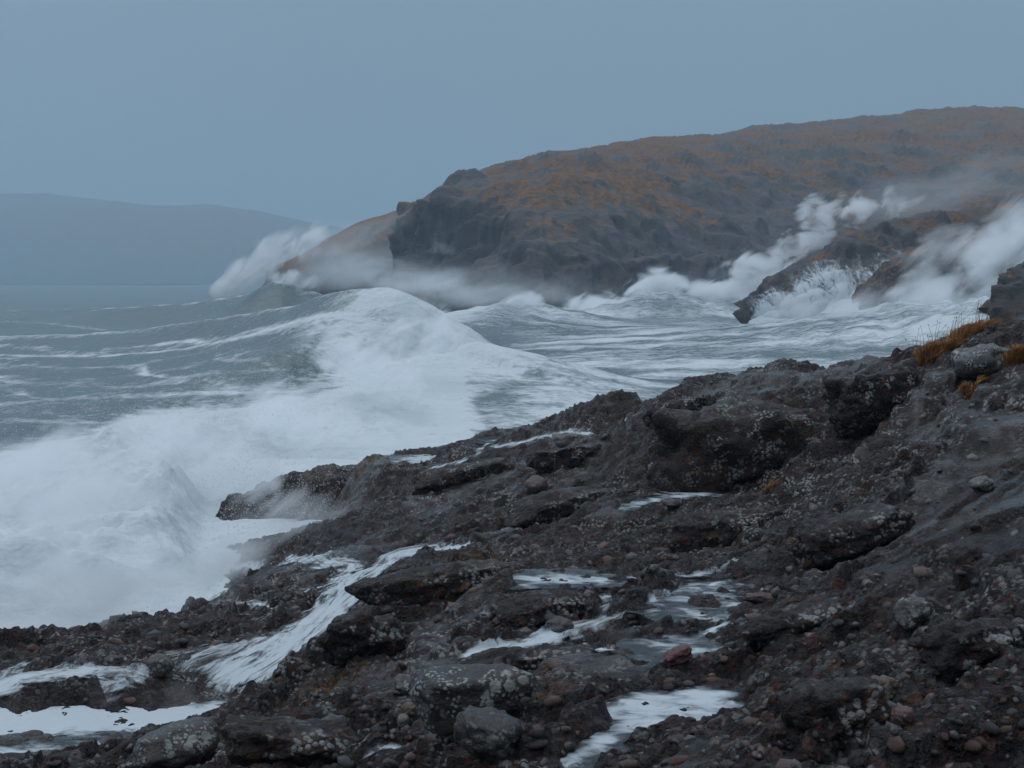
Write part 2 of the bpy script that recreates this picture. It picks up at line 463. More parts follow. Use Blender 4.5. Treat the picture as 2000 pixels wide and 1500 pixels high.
def bilin(G, t, l):
    n0, n1 = G.shape
    a = np.clip((l - L0) / (L1 - L0) * (n0 - 1), 0, n0 - 1.001); b = np.clip((t - T0) / (T1 - T0) * (n1 - 1), 0, n1 - 1.001)
    i = a.astype(int); j = b.astype(int); fa = a - i; fb = b - j
    return (G[i, j] * (1 - fb) + G[i, j + 1] * fb) * (1 - fa) + (G[i + 1, j] * (1 - fb) + G[i + 1, j + 1] * fb) * fa

def hit(G, px, py, s0=3.0, s1=48.0):
    """where the line of sight through a pixel meets the height grid G"""
    d = ray(px, py)
    s = np.exp(np.linspace(math.log(s0), math.log(s1), 1500))
    X, Y, Z = d[0] * s, d[1] * s, H + d[2] * s
    g = bilin(G, X / Y, np.log(Y))
    k = np.nonzero(Z < g)[0]
    if len(k) == 0:
        return None
    k = max(k[0], 1)
    a = Z[k - 1] - g[k - 1]; b = g[k] - Z[k]; f = a / (a + b + 1e-9)
    ss = s[k - 1] + (s[k] - s[k - 1]) * f
    return np.array([d[0] * ss, d[1] * ss, H + d[2] * ss])

# pools: outline in the photograph, laid on the base relief, at one level each
POOLS = [
 ("pool_left", [(-80,1382),(60,1378),(200,1374),(330,1376),(430,1372),(500,1392),(470,1410),(380,1420),(200,1430),(60,1436),(-80,1445)], 3.64, 1.3,
  "large white foam pool at the foot of the cascade"),
 ("pool_left_low", [(-80,1462),(60,1452),(180,1448),(240,1458),(200,1472),(80,1486),(-80,1500)], 3.42, 0.8,
  "narrow foam pool at the lower left edge, in front of the larger one"),
 ("pool_mid", [(1005,1122),(1090,1118),(1200,1122),(1195,1138),(1110,1142),(1010,1146)], 2.26, 0.85,
  "flat pale pool behind stones under the overhanging ledge"),
 ("pool_low", [(1235,1350),(1330,1343),(1440,1346),(1440,1395),(1400,1410),(1300,1430),(1230,1440),(1160,1480),(1100,1500),(1090,1480),(1170,1430),(1200,1400),(1130,1395)], 1.98, 0.85,
  "broad foam pool nearest the camera among dark stones"),
 ("pool_dome", [(1285,940),(1360,948),(1425,952),(1400,968),(1310,978),(1240,992),(1215,1000),(1225,985),(1300,965)], 2.30, 0.9,
  "white foam pool at the foot of the big rock dome"),
 ("pool_far_a", [(770,892),(830,886),(890,888),(900,900),(840,908),(775,910)], 3.95, 0.9,
  "small white pool on the far rock shelf beside yellow lichen"),
 ("pool_far_b", [(960,862),(1060,838),(1170,834),(1195,845),(1110,856),(1010,864)], 3.40, 0.9,
  "long white pool near the crest of the far rock shelf"),
 ("pool_flat", [(1330,1135),(1420,1128),(1520,1140),(1560,1160),(1540,1210),(1430,1225),(1330,1215),(1260,1190),(1300,1160)], 2.07, 0.46,
  "thin broken foam water spread between the pebbles right of the middle stream"),
 ("pool_low_front", [(760,1462),(850,1452),(930,1455),(900,1475),(800,1480)], 2.2, 0.6,
  "little foam pool before the dark wedge boulder"),
 ("pool_ledge", [(1270,1240),(1330,1236),(1400,1250),(1470,1262),(1440,1280),(1330,1290),(1260,1282),(1240,1262)], 2.05, 0.5,
  "shallow foam pool around the red pointed stone"),
]
pool_geo = []
_gX = _gt * np.exp(_gl); _gY = np.exp(_gl)
BASEC = BASE.copy()
for nm, outl, D, cov, lab in POOLS:
    if D is None:
        hh_ = [hit(BASE, a, b) for a, b in outl]
        pts = np.array([q_[:2] for q_ in hh_ if q_ is not None]); D = H - float(np.mean([q_[2] for q_ in hh_ if q_ is not None])) - 0.02
    else:
        pts = np.array([pt_d(a, b, D)[:2] for a, b in outl])
    q = pts / pts[:, 1:2]; q = np.stack([q[:, 0], np.log(pts[:, 1])], 1)
    sd = poly_sd(_gt, _gl, q)
    wgt = sstep(-0.03, 0.006, sd)
    lvl = H - D
    floor_ = lvl - 0.05
    rim = sstep(-0.05, -0.008, sd) * (1 - sstep(-0.006, 0.004, sd)) * (0.0 if nm == 'puddle' else 1.0)
    BASEC = BASEC + rim * np.maximum(0, lvl + 0.05 - BASEC)
    wgt = sstep(-0.012, 0.008, sd)
    BASEC = BASEC * (1 - wgt) + wgt * (floor_ * 0.85 + BASEC * 0.15)
    pool_geo.append((nm, q, lvl, cov, lab))

# running water: centre line with half width (pixels), all on the relief
STREAMS = [
 ("cascade", [(985,1056,6),(900,1066,16),(800,1080,30),(720,1105,40),(680,1145,42),(640,1195,40),(590,1250,50),(530,1300,66),(470,1345,72),(430,1378,80)], 0.93, "white cascade tumbling between the rocks into the left pool"),
 ("rivulet", [(1260,1184,6),(1200,1200,13),(1130,1228,20),(1060,1250,22),(980,1262,20),(920,1282,12),(890,1292,6)], 0.95, "white rivulet winding over pebbles in the middle of the rocks"),
 ("rivulet", [(560,1082,6),(620,1100,26),(690,1105,26),(660,1130,28),(610,1150,20),(560,1160,8)], 0.85, "thin broken water over the rock left of the cascade head"),
 ("rivulet", [(400,1112,4),(480,1106,12),(560,1104,14),(640,1098,10)], 0.8, "flat white trickle on the low shelf by the surf"),
 ("rivulet", [(300,1330,14),(220,1300,22),(120,1305,24),(40,1330,30),(0,1350,40),(-60,1360,40)], 0.95, "veil of white water spilling over the left slab"),
 ("rivulet", [(250,1310,8),(230,1345,18),(200,1372,22)], 0.9, "short spill dropping from the left slab into the pool"),
 ("rivulet", [(60,1290,8),(20,1320,22),(-30,1360,40)], 0.9, "spill running down the outer left slab edge"),
 ("rivulet", [(1300,860,5),(1285,885,8),(1275,915,10),(1290,940,12)], 0.6, "trickle falling down a cleft left of the rock dome"),
 ("rivulet", [(960,864,4),(930,885,10),(900,905,14),(850,915,18),(840,935,14)], 0.62, "thin fall from the far crest pool"),
 ("rivulet", [(1320,1285,6),(1250,1290,12),(1180,1275,14),(1140,1270,8)], 0.6, "film of white water on the flat ledge top"),
 ("rivulet", [(1290,1440,10),(1230,1460,16),(1160,1480,20),(1120,1510,20)], 0.62, "white outflow threading from the nearest pool"),
 ("rivulet", [(1180,1145,6),(1185,1175,10),(1170,1200,10),(1200,1215,8)], 0.5, "twin threads of water falling from the ledge pool"),
 ("rivulet", [(1050,1160,6),(1000,1180,12),(960,1195,10),(880,1230,6)], 0.45, "faint foam drain below the overhanging ledge"),
 ("rivulet", [(1900,1108,5),(1850,1122,10),(1810,1150,10),(1760,1190,7)], 0.5, "small spill over the smooth slab on the right"),
 ("rivulet", [(840,1375,3),(842,1395,4),(844,1420,3)], 0.8, "thread of water falling beside the lichened block"),
 ("rivulet", [(1500,1060,3),(1440,1090,8),(1400,1120,10),(1330,1130,10),(1230,1128,8)], 0.62, "lacy foam seeping down the pebbles towards the ledge pool"),
 ("rivulet", [(1520,1200,4),(1460,1225,9),(1400,1240,10),(1340,1262,9)], 0.66, "lacy foam threads feeding the pool around the red stone"),
 ("rivulet", [(1000,1440,4),(930,1462,9),(850,1470,12),(770,1468,12),(700,1480,10)], 0.8, "foamy runoff in front of the dark wedge boulder"),
 ("rivulet", [(1230,840,4),(1150,846,8),(1060,852,10),(980,866,9),(930,880,6)], 0.85, "long white streak along the far crest of the rocks"),
 ("rivulet", [(560,1200,6),(500,1180,14),(430,1165,18),(380,1175,10)], 0.55, "thin wash of foam left behind on the rim of the left slab"),
 ("rivulet", [(1060,1420,5),(1010,1440,9),(980,1465,9)], 0.55, "trickle right of the dark wedge boulder"),
 ("rivulet", [(1560,1120,4),(1480,1135,10),(1400,1150,12),(1330,1165,10),(1260,1185,8)], 0.5, "broken feeder water among the pebbles"),
]

# ------------------------------------------------------------------ foreground rock: full relief
NC, NR = 740, 1000
tt, ll = np.meshgrid(np.linspace(T0, T1, NC), np.linspace(L0, L1, NR))
X = tt * np.exp(ll); Y = np.exp(ll)
Z = bilin(BASEC, tt, ll)
damp = np.zeros_like(Z)
for nm, q, lvl, cov, lab in pool_geo:
    damp = np.maximum(damp, sstep(-0.02, 0.008, poly_sd(tt, ll, q)) * (1.0 if cov > 0.45 else 0.45))
# long weathered beds running from near left to far right, with steps facing the viewer
wx = X + 0.6 * fbm(X * 0.35, Y * 0.35, 3, 3); wy = Y + 0.6 * fbm(X * 0.35 + 9, Y * 0.35, 3, 4)
qd = (wy * 0.83 - wx * 0.55)
def saw(q, L, soft=0.16):
    f = q / L - np.floor(q / L)
    return np.where(f < soft, sstep(0, soft, f), 1 - (f - soft) / (1 - soft)) - 0.5
amp1 = 0.55 + 0.45 * fbm(X * 0.25, Y * 0.25, 2, 8)
far = sstep(9, 22, Y)
Z = Z + (0.22 * np.clip(amp1, 0, 1.3) * saw(qd, 2.3) + 0.07 * saw(qd + 0.4 * fbm(X * 1.3, Y * 1.3, 2, 5), 0.62)) * (1 - damp) * (1 - 0.3 * far)
Z = Z + far * 0.28 * np.clip(amp1, 0, 1.3) * saw(qd + 2, 4.6, 0.2) * (1 - damp)
smooth_slab = sstep(-0.01, 0.03, poly_sd(tt, ll, [((px - 1000) / F, math.log(pt_d(px, py, D)[1])) for px, py, D in
      [(1830,920,1.4),(1880,850,1.25),(2050,800,1.05),(2100,1000,1.2),(1980,1080,1.35),(1850,1100,1.5),(1720,1160,1.66),(1640,1150,1.75),(1760,1040,1.6)]]))
wet_slab = sstep(0.16, 0.42, fbm(X * 0.42 + 7, Y * 0.30, 3, 311))
rough = (1 - 0.75 * smooth_slab) * (1 - 0.7 * wet_slab)
Z = Z + (0.07 * fbm(X * 0.9, Y * 0.7, 3, 21) + 0.022 * ridged(X * 2.1, Y * 1.6, 3, 31) - 0.01) * (1 - damp * 0.85) * rough
# horizontal bedding: flat treads that hold the wet, short dark risers
for stp, kk_, sd_ in ((0.17, 0.75, 301), (0.075, 0.7, 303)):
    hq = (Z - 0.05 * X + 0.02 * Y) / stp + 0.55 * fbm(X * 0.8, Y * 0.8, 3, sd_) + 0.18 * fbm(X * 3.5, Y * 3.5, 2, sd_ + 1)
    fr = hq - np.floor(hq)
    mk = np.clip(0.75 + 0.6 * fbm(X * 0.4 + 20, Y * 0.4, 2, sd_ + 2), 0, 1) * (1 - damp) * (1 - 0.7 * smooth_slab)
    Z = Z + stp * (sstep(0.62, 0.98, fr) - fr) * kk_ * mk
MID = Z.copy()
STREAM_LINES = []
wetm = np.zeros_like(Z)
for nm, line, cov, lab in STREAMS:
    P = []
    for px, py, w in line:
        h = hit(MID, px, py)
        if h is not None: P.append((h[0], h[1], max(w / F * h[1] * (1.9 if nm == 'cascade' else 1.3), 0.03)))
    STREAM_LINES.append(np.array(P))
    for a, c in zip(P[:-1], P[1:]):
        ex, ey = c[0] - a[0], c[1] - a[1]
        t_ = np.clip(((X - a[0]) * ex + (Y - a[1]) * ey) / (ex * ex + ey * ey + 1e-9), 0, 1)
        d_ = np.hypot(X - a[0] - ex * t_, Y - a[1] - ey * t_) / (a[2] + (c[2] - a[2]) * t_)
        wetm = np.maximum(wetm, 1 - sstep(0.7, 1.25, d_))
def box(A, r0, r1):
    for ax, r in ((0, r0), (1, r1)):
        pad = [(0, 0), (0, 0)]; pad[ax] = (r + 1, r)
        c = np.cumsum(np.pad(A, pad, mode='edge'), axis=ax)
        A = (np.take(c, range(2 * r + 1, c.shape[ax]), ax) - np.take(c, range(0, c.shape[ax] - 2 * r - 1), ax)) / (2 * r + 1)
    return A
MIDS = box(box(MID, 7, 12), 7, 12)
MID = MID * (1 - wetm) + (MIDS - 0.02) * wetm
Z = MID.copy()
# stones set in the rock
tone = np.zeros(X.shape + (3,)) + np.array([0.018, 0.0115, 0.0105])
tv = fbm(X * 0.5, Y * 0.5, 3, 77)
tone *= (1 + 0.35 * tv)[..., None]
tone += np.array([0.016, 0.004, 0.0]) * np.clip(fbm(X * 0.8 + 5, Y * 0.8, 3, 78), 0, 1)[..., None]
PAL = np.array([(0.055, 0.049, 0.05), (0.09, 0.038, 0.03), (0.034, 0.032, 0.036), (0.10, 0.056, 0.04), (0.07, 0.066, 0.064), (0.048, 0.028, 0.026), (0.115, 0.07, 0.058), (0.028, 0.025, 0.026), (0.11, 0.105, 0.098)])
for sc, am, seed, pres in ((0.30, 0.040, 41, 0.16), (0.16, 0.026, 42, 0.5), (0.085, 0.017, 43, 0.75)):
    xs = X + 0.25 * sc * perlin(X / sc * 0.8, Y / sc * 0.8, seed + 5); ys = Y + 0.25 * sc * perlin(X / sc * 0.8 + 40, Y / sc * 0.8, seed + 6)
    f1, f2, idv, id2 = worley(xs / sc, ys / sc * 1.0, seed)
    rad = 0.30 + 0.22 * id2
    k = np.clip(1 - (f1 / rad) ** 4, 0, 1) ** 0.5
    on = (idv < pres * (0.75 + 0.4 * fbm(X * 0.6, Y * 0.6, 2, seed)))
    hh = am * (0.45 + 0.9 * id2) * k * on * rough * (1 - 0.35 * damp) * (1 - 0.6 * wetm)
    Z = Z + hh
    cm = np.clip(k * 2.5, 0, 1) * on * (1 - 0.7 * smooth_slab)
    pc = PAL[np.clip((idv * 977.0 % 1.0 * len(PAL)).astype(int), 0, len(PAL) - 1)]
    tone = tone * (1 - 0.8 * cm[..., None]) + pc * 0.5 * cm[..., None]
Z = Z + (0.014 * fbm(X * 9, Y * 9, 3, 61) + 0.016 * ridged(X * 5, Y * 5, 3, 63)) * rough * (1 - 0.6 * wetm)
Z = np.maximum(Z, -4)
dry = np.clip(0.75 + 0.9 * fbm(X * 0.45 + 3, Y * 0.45, 3, 91), 0, 1) * (1 - damp) * (1 - 0.8 * smooth_slab)
ochre = np.zeros_like(Z)
for px, py, D, r in [(860,1112,2.45,.045),(720,925,4.3,.03),(640,1340,2.8,.03),(1020,1310,2.05,.03),(1090,1290,2.1,.02),(1380,900,2.1,.03),(1500,880,1.9,.02),(1290,768,2.5,.03),(1340,768,2.45,.02),(1180,870,2.8,.02)]:
    p = pt_d(px, py, D)
    ochre = np.maximum(ochre, np.exp(-(((tt - p[0] / p[1]) / r) ** 2 + ((ll - math.log(p[1])) / (r * 1.6)) ** 2)))
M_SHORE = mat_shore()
_Q = grid_quads(NR, NC)
_V = np.stack([X.ravel(), Y.ravel(), Z.ravel()], 1)
_zq = Z.ravel()[_Q].max(1)
_Q = _Q[_zq > -1.2]
_V, _Q, _at = drop_unused(_V, _Q, {"tone": tone.reshape(-1, 3), "dry": dry.ravel(), "ochre": ochre.ravel(), "slab": np.maximum(smooth_slab, 0.8 * wet_slab).ravel(), "wet": np.clip(np.maximum(wet_slab * 0.75 + 0.1 * smooth_slab, wetm * 0.8), 0, 1).ravel()})
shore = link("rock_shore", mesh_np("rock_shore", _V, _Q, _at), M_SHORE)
tag(shore, "dark wet pebbly rock shore stepping down to the surf", "rock shore", kind="structure")

def gz(G, x, y):
    return bilin(G, np.asarray(x) / np.asarray(y), np.log(np.asarray(y)))

# ------------------------------------------------------------------ pools and running water
M_POOL = mat_foam_pool()
for nm, q, lvl, cov, lab in pool_geo:
    c0, c1 = q.min(0) - 0.03, q.max(0) + 0.03
    n = 70
    pt_, pl_ = np.meshgrid(np.linspace(c0[0], c1[0], n), np.linspace(c0[1], c1[1], n))
    sd = poly_sd(pt_, pl_, q)
    px_, py_ = pt_ * np.exp(pl_), np.exp(pl_)
    pz = lvl + 0.012 * fbm(px_ * 2.2, py_ * 2.2, 3, 5)
    cover = cov * (0.2 + 0.8 * sstep(-0.012, 0.022, sd))
    Vp = np.stack([px_.ravel(), py_.ravel(), pz.ravel()], 1); Qp = grid_quads(n, n)
    Qp = Qp[(sd.ravel()[Qp].max(1) > -0.012)]
    Vp, Qp, at = drop_unused(Vp, Qp, {"cover": cover.ravel()})
    cpt = Vp.mean(0)
    o = link("foam_pool", mesh_np("foam_pool", Vp - cpt, Qp, at), M_POOL, loc=cpt)
    tag(o, lab, "pool", kind="structure")

M_STREAM = mat_stream()
def stream(nm, P, cov, lab):
    # even resampling with rounded corners
    seg = np.r_[0, np.cumsum(np.hypot(np.diff(P[:, 0]), np.diff(P[:, 1])))]
    n = max(40, int(seg[-1] / 0.05))
    s = np.linspace(0, seg[-1], n)
    R = np.stack([np.interp(s, seg, P[:, k]) for k in range(3)], 1)
    kk = max(3, n // 12)
    ker = np.hanning(kk + 2)[1:-1]; ker /= ker.sum()
    Rp = np.pad(R, ((kk, kk), (0, 0)), mode='edge')
    R = np.stack([np.convolve(Rp[:, k], ker, 'same')[kk:-kk] for k in range(3)], 1)
    T = np.gradient(R[:, :2], axis=0); T /= np.linalg.norm(T, axis=1)[:, None] + 1e-9
    N = np.stack([-T[:, 1], T[:, 0]], 1)
    m = 36
    c = np.linspace(-1, 1, m)
    gx = R[:, None, 0] + N[:, None, 0] * c[None] * R[:, None, 2] * 1.35
    gy = R[:, None, 1] + N[:, None, 1] * c[None] * R[:, None, 2] * 1.35
    zz = gz(MID, gx, gy)
    z2 = zz.copy()
    for k in range(9):
        z2[1:-1] = (z2[:-2] + 2 * z2[1:-1] + z2[2:]) / 4; z2[:, 1:-1] = (z2[:, :-2] + 2 * z2[:, 1:-1] + z2[:, 2:]) / 4
    lump = fbm(gx * 4, gy * 4, 3, 15)
    z2 = 0.6 * np.maximum(z2, zz) + 0.4 * z2 + 0.022 + 0.012 * lump + 0.02 * (1 - c[None] ** 2)
    cover = cov * (0.9 if nm == 'cascade' else 0.76) * (1 - np.abs(c[None]) ** 2.2) + 0.15 * fbm(gx * 2.5, gy * 2.5, 3, 19)
    endf = sstep(0, 0.1, s / s[-1]) * sstep(0, 0.06, 1 - s / s[-1])
    cover = cover * (0.25 + 0.75 * endf[:, None])
    flow = np.stack([np.repeat(s[:, None], m, 1), c[None] * R[:, None, 2], 0 * gx], -1).reshape(-1, 3)
    V = np.stack([gx.ravel(), gy.ravel(), z2.ravel()], 1)
    cpt = V.mean(0)
    o = link(nm, mesh_np(nm, V - cpt, grid_quads(n, m), {"cover": cover.ravel(), "flow": flow}), M_STREAM, loc=cpt)
    tag(o, lab, "running water", kind="structure")
for st_, P_ in zip(STREAMS, STREAM_LINES):
    stream(st_[0], P_, st_[2], st_[3])

# ------------------------------------------------------------------ sea
def crest_dist(X, Y, P):
    """signed distance (positive on the viewer's side), interpolated height, arc position"""
    best = np.full(X.shape, 1e18); sd = np.zeros(X.shape); hh = np.zeros(X.shape); aa = np.zeros(X.shape)
    acc = 0.0
    for i in range(len(P) - 1):
        a, b = P[i], P[i + 1]
        ex, ey = b[0] - a[0], b[1] - a[1]; L = math.hypot(ex, ey)
        wx, wy = X - a[0], Y - a[1]
        tr = (wx * ex + wy * ey) / (L * L)
        t = np.clip(tr, 0, 1)
        over = (np.clip(tr - 1, 0, None) if i == len(P) - 2 else 0) * L + (np.clip(-tr, 0, None) if i == 0 else 0) * L
        d2 = 20.0 * over ** 2 + (wx - ex * t) ** 2 + (wy - ey * t) ** 2
        cr = (ex * wy - ey * wx) / L
        m = d2 < best
        best = np.where(m, d2, best)
        sd = np.where(m, np.where(cr > 0, -1, 1) * np.sqrt(d2), sd)
        hh = np.where(m, a[2] + (b[2] - a[2]) * t, hh)
        aa = np.where(m, acc + L * t, aa)
        acc += L
    return sd, hh, aa

def crest_pts(lst):
    out = []
    for q in lst:
        p = pt_y(*q[:3])
        if len(q) > 3: p[2] = q[3]
        out.append(p)
    return np.array(out)

CR1 = crest_pts([(-350,662,112),(-100,660,105),(0,655,99),(150,652,94),(300,640,88),(420,621,83),(500,608,79),(600,588,75),(660,570,72),(700,560,70),(735,559,69),(775,573,68),(825,598,67,3.2),(850,640,66,1.0)])
CR1b = crest_pts([(-350,705,86),(0,702,81),(200,700,78),(350,691,75),(500,674,71),(600,655,69),(680,628,67)])
CR2 = crest_pts([(150,606,182),(250,594,172),(330,587,168),(400,580,165),(480,570,160),(520,553,154),(540,536,150),(556,533,149),(590,556,149),(640,570,152),(720,580,155)])
CR3 = crest_pts([(-350,628,150),(-50,626,142),(60,628,138),(150,640,132),(250,650,128)])
CR4 = crest_pts([(-200,607,210),(0,604,205),(120,602,200),(200,597,195),(280,603,190),(380,606,185)])
CRD = crest_pts([(900,625,150),(960,600,170),(1010,585,175),(1055,592,180),(1075,610,190)])
CRE = crest_pts([(1060,615,200),(1150,600,205),(1220,578,208),(1290,553,212),(1340,560,214),(1420,572,214),(1490,575,210)])
CRF = crest_pts([(1480,640,150),(1560,625,148),(1700,600,140),(1800,590,125),(1900,590,110),(2000,590,100),(2100,590,95)])

NCs, NRs = 660, 560
py_rows = np.r_[550.6 + 5.4 * (np.linspace(0, 1, 60) ** 2), np.linspace(556.2, 1240, 440), np.linspace(1245, 2000, 60)]
sY = np.minimum(H * F / (py_rows - 550.0), 9000.0)[::-1]
sT = np.linspace(-0.47, 0.47, NCs)
SX = sT[None, :] * sY[:, None]; SY = np.repeat(sY[:, None], NCs, 1)
NRs = len(sY)
swell_f = sstep(60, 140, SY) * (1 - sstep(900, 2500, SY))
left = 1 - sstep(-0.04, 0.03, SX / SY)
SZ = (0.75 * fbm(SX * 0.018 + 0.01 * SY, SY * 0.045, 3, 201)) * swell_f * left
chop = 0.22 * fbm(SX * 0.16, SY * 0.28, 3, 203) + 0.10 * ridged(SX * 0.5, SY * 0.8, 2, 207)
SZ = SZ + chop * (1 - sstep(300, 1200, SY)) * (0.45 + 0.55 * left)
foam = np.zeros_like(SZ)
def wave(P, wf, wb, sharp=1.4, lump=0.0, fcrest=0.5, fw=1.5, seed=1):
    global SZ, foam
    d, h, a = crest_dist(SX, SY, P)
    d = d + 0.8 * fbm(a * 0.08, d * 0.1, 2, seed)
    f = np.where(d > 0, np.exp(-np.abs(d / wf) ** sharp), np.exp(-np.abs(d / wb) ** 1.6))
    hh = h * f * (1 + lump * fbm(SX * 0.35, SY * 0.35, 4, seed + 3))
    SZ = np.where(hh > 0.02, np.logaddexp(SZ * 4, (hh + chop * 0.5) * 4) / 4 * sstep(0.02, 0.5, hh) + SZ * (1 - sstep(0.02, 0.5, hh)), SZ)
    foam = np.maximum(foam, fcrest * np.exp(-np.abs((d + fw * 0.3) / fw)))
    return d, a, f
base_h = SZ.copy()
wave(CR4, 7, 14, 1.3, 0, 0.55, 1.5, 11)
wave(CR3, 9, 12, 1.3, 0, 0.60, 1.6, 12)
d2_, a2_, f2_ = wave(CR2, 6, 9, 1.1, 0.08, 0.85, 1.2, 13)
d1_, a1_, f1_ = wave(CR1, 7.0, 8, 1.05, 0.02, 0.85, 0.9, 14)
d1b, a1b, f1b = wave(CR1b, 7, 5, 1.25, 0.03, 0.90, 1.0, 15)
wave(CRD, 10, 10, 1.4, 0.35, 0.9, 8, 16)
wave(CRE, 12, 8, 1.4, 0.30, 0.9, 12, 17)
wave(CRF, 16, 10, 1.2, 0.25, 1.0, 20, 18)
for it in range(3):
    SZ[1:-1, 1:-1] = (SZ[1:-1, 1:-1] * 2 + SZ[:-2, 1:-1] + SZ[2:, 1:-1] + SZ[1:-1, :-2] + SZ[1:-1, 2:]) / 6
# streaks of foam drawn out along the big wave
near_l = sstep(40, 55, SY) * (1 - sstep(100, 150, SY)) * (1 - sstep(-0.09, 0.0, SX / SY))
stk = fbm(a1_ * 0.035, d1_ * 0.42 + 0.3 * fbm(a1_ * 0.06, d1_ * 0.2, 2, 32), 4, 31, 0.6)
foam = np.maximum(foam, near_l * np.clip(0.22 + 0.60 * stk, 0, 0.9))
foam = np.maximum(foam, (1 - sstep(60, 85, SY)) * left * np.clip(0.34 + 0.4 * fbm(SX * 0.06 + 0.05 * SY, SY * 0.35, 3, 33), 0, 0.8))
foam = np.maximum(foam, sstep(120, 160, SY) * left * np.clip(0.02 + 0.30 * fbm(SX * 0.05, SY * 0.09, 3, 35), 0, 0.5))
# foam on the cove
cove = (1 - left) * (1 - sstep(230, 300, SY))
foam = np.maximum(foam, cove * np.clip(0.56 + 0.42 * fbm(SX * 0.06 + 0.02 * SY, SY * 0.13, 4, 37), 0.1, 0.9))
_e = pt_y(850, 630, 66)
foam = np.maximum(foam, 0.95 * np.exp(-(((SX - _e[0]) / 6.5) ** 2 + ((SY - _e[1]) / 9) ** 2) ** 2))
foam = np.maximum(foam, (1 - sstep(40, 75, SY)) * np.clip(0.80 + 0.40 * fbm(SX * 0.12, SY * 0.22, 4, 39), 0.2, 0.95) * sstep(-0.10, -0.03, SX / SY))
# white breaker heaped against the shore
spx, spy = project(SX, SY, SZ)
BRK = [(752,574),(775,564),(850,580),(892,640),(925,700),(945,770),(960,830),(950,900),(850,970),(700,1080),(600,1180),(500,1280),(200,1350),(-400,1400),(-400,900),(-50,885),(100,852),(250,795),(400,772),(580,752),(690,700),(738,640)]
sdb = poly_sd(spx + 25 * fbm(SX * 0.2, SY * 0.2, 3, 41), spy + 25 * fbm(SX * 0.2, SY * 0.2, 3, 42), BRK)
brk = sstep(-45, 55, sdb)
brk_in = sstep(10, 110, poly_sd(spx, spy, [(705,566),(745,556),(850,582),(885,650),(910,720),(900,790),(840,845),(770,880),(600,915),(430,945),(400,1140),(200,1215),(-400,1290),(-400,900),(-50,885),(100,852),(250,795),(400,772),(580,752),(690,700),(738,640)]))
foam = np.maximum(foam, brk * 0.98)
heap = brk_in * (0.6 + 0.5 * ridged(SX * 0.2, SY * 0.2, 3, 43) + 0.45 * fbm(SX * 0.7, SY * 0.7, 4, 44)) * (1 - sstep(48, 62, SY)) * sstep(16, 22, SY)
SZ = SZ + np.clip(heap, 0, 3) * 0.8
M_SEA = mat_sea()
_V = np.stack([SX.ravel(), SY.ravel(), SZ.ravel()], 1)
sea = link("sea", mesh_np("sea", _V, grid_quads(NRs, NCs), {"foam": foam.ravel()}), M_SEA)
tag(sea, "grey green storm sea with steep waves and streaks of foam", "sea", kind="structure")

# ------------------------------------------------------------------ hills and headland
def mat_land(name, grass=(0.095, 0.046, 0.014), rock=(0.038, 0.028, 0.027), s=1.0):
    m = NT(name); P = m.obj()
    n = m.noise(P, 0.12 * s, 6, 0.65); n2 = m.noise(P, 0.9 * s, 5, 0.65); n3 = m.noise(P, 0.035 * s, 4)
    Ps = m.mapping(P, scale=(1, 1, 0.18)); ns = m.noise(Ps, 0.5 * s, 5, 0.65, 0.6)
    rk = m.mix(m.ss(n, 0.35, 0.7), rock, (0.066, 0.044, 0.038))
    rk = m.mix(m.ss(ns, 0.52, 0.42), rk, (0.018, 0.016, 0.018))
    gr = m.mix(m.ss(n2, 0.35, 0.65), m.mix(m.ss(n3, 0.4, 0.6), grass, (0.032, 0.020, 0.018)), (0.22, 0.088, 0.014))
    x = m.math('ADD', m.attr("grass"), m.math('MULTIPLY', m.math('SUBTRACT', n2, 0.5), 2.0))
    x = m.math('ADD', x, m.math('MULTIPLY', m.math('SUBTRACT', n, 0.5), 1.9))
    g = m.ss(x, 0.42, 0.58)
    col = m.mix(g, rk, gr)
    return m.surf(m.principled(col, m.ss(g, 0, 1, 0.55, 0.95), 0.3, m.bump(m.math('ADD', n2, m.math('MULTIPLY', ns, 0.8)), 0.8, 0.8 / s)))

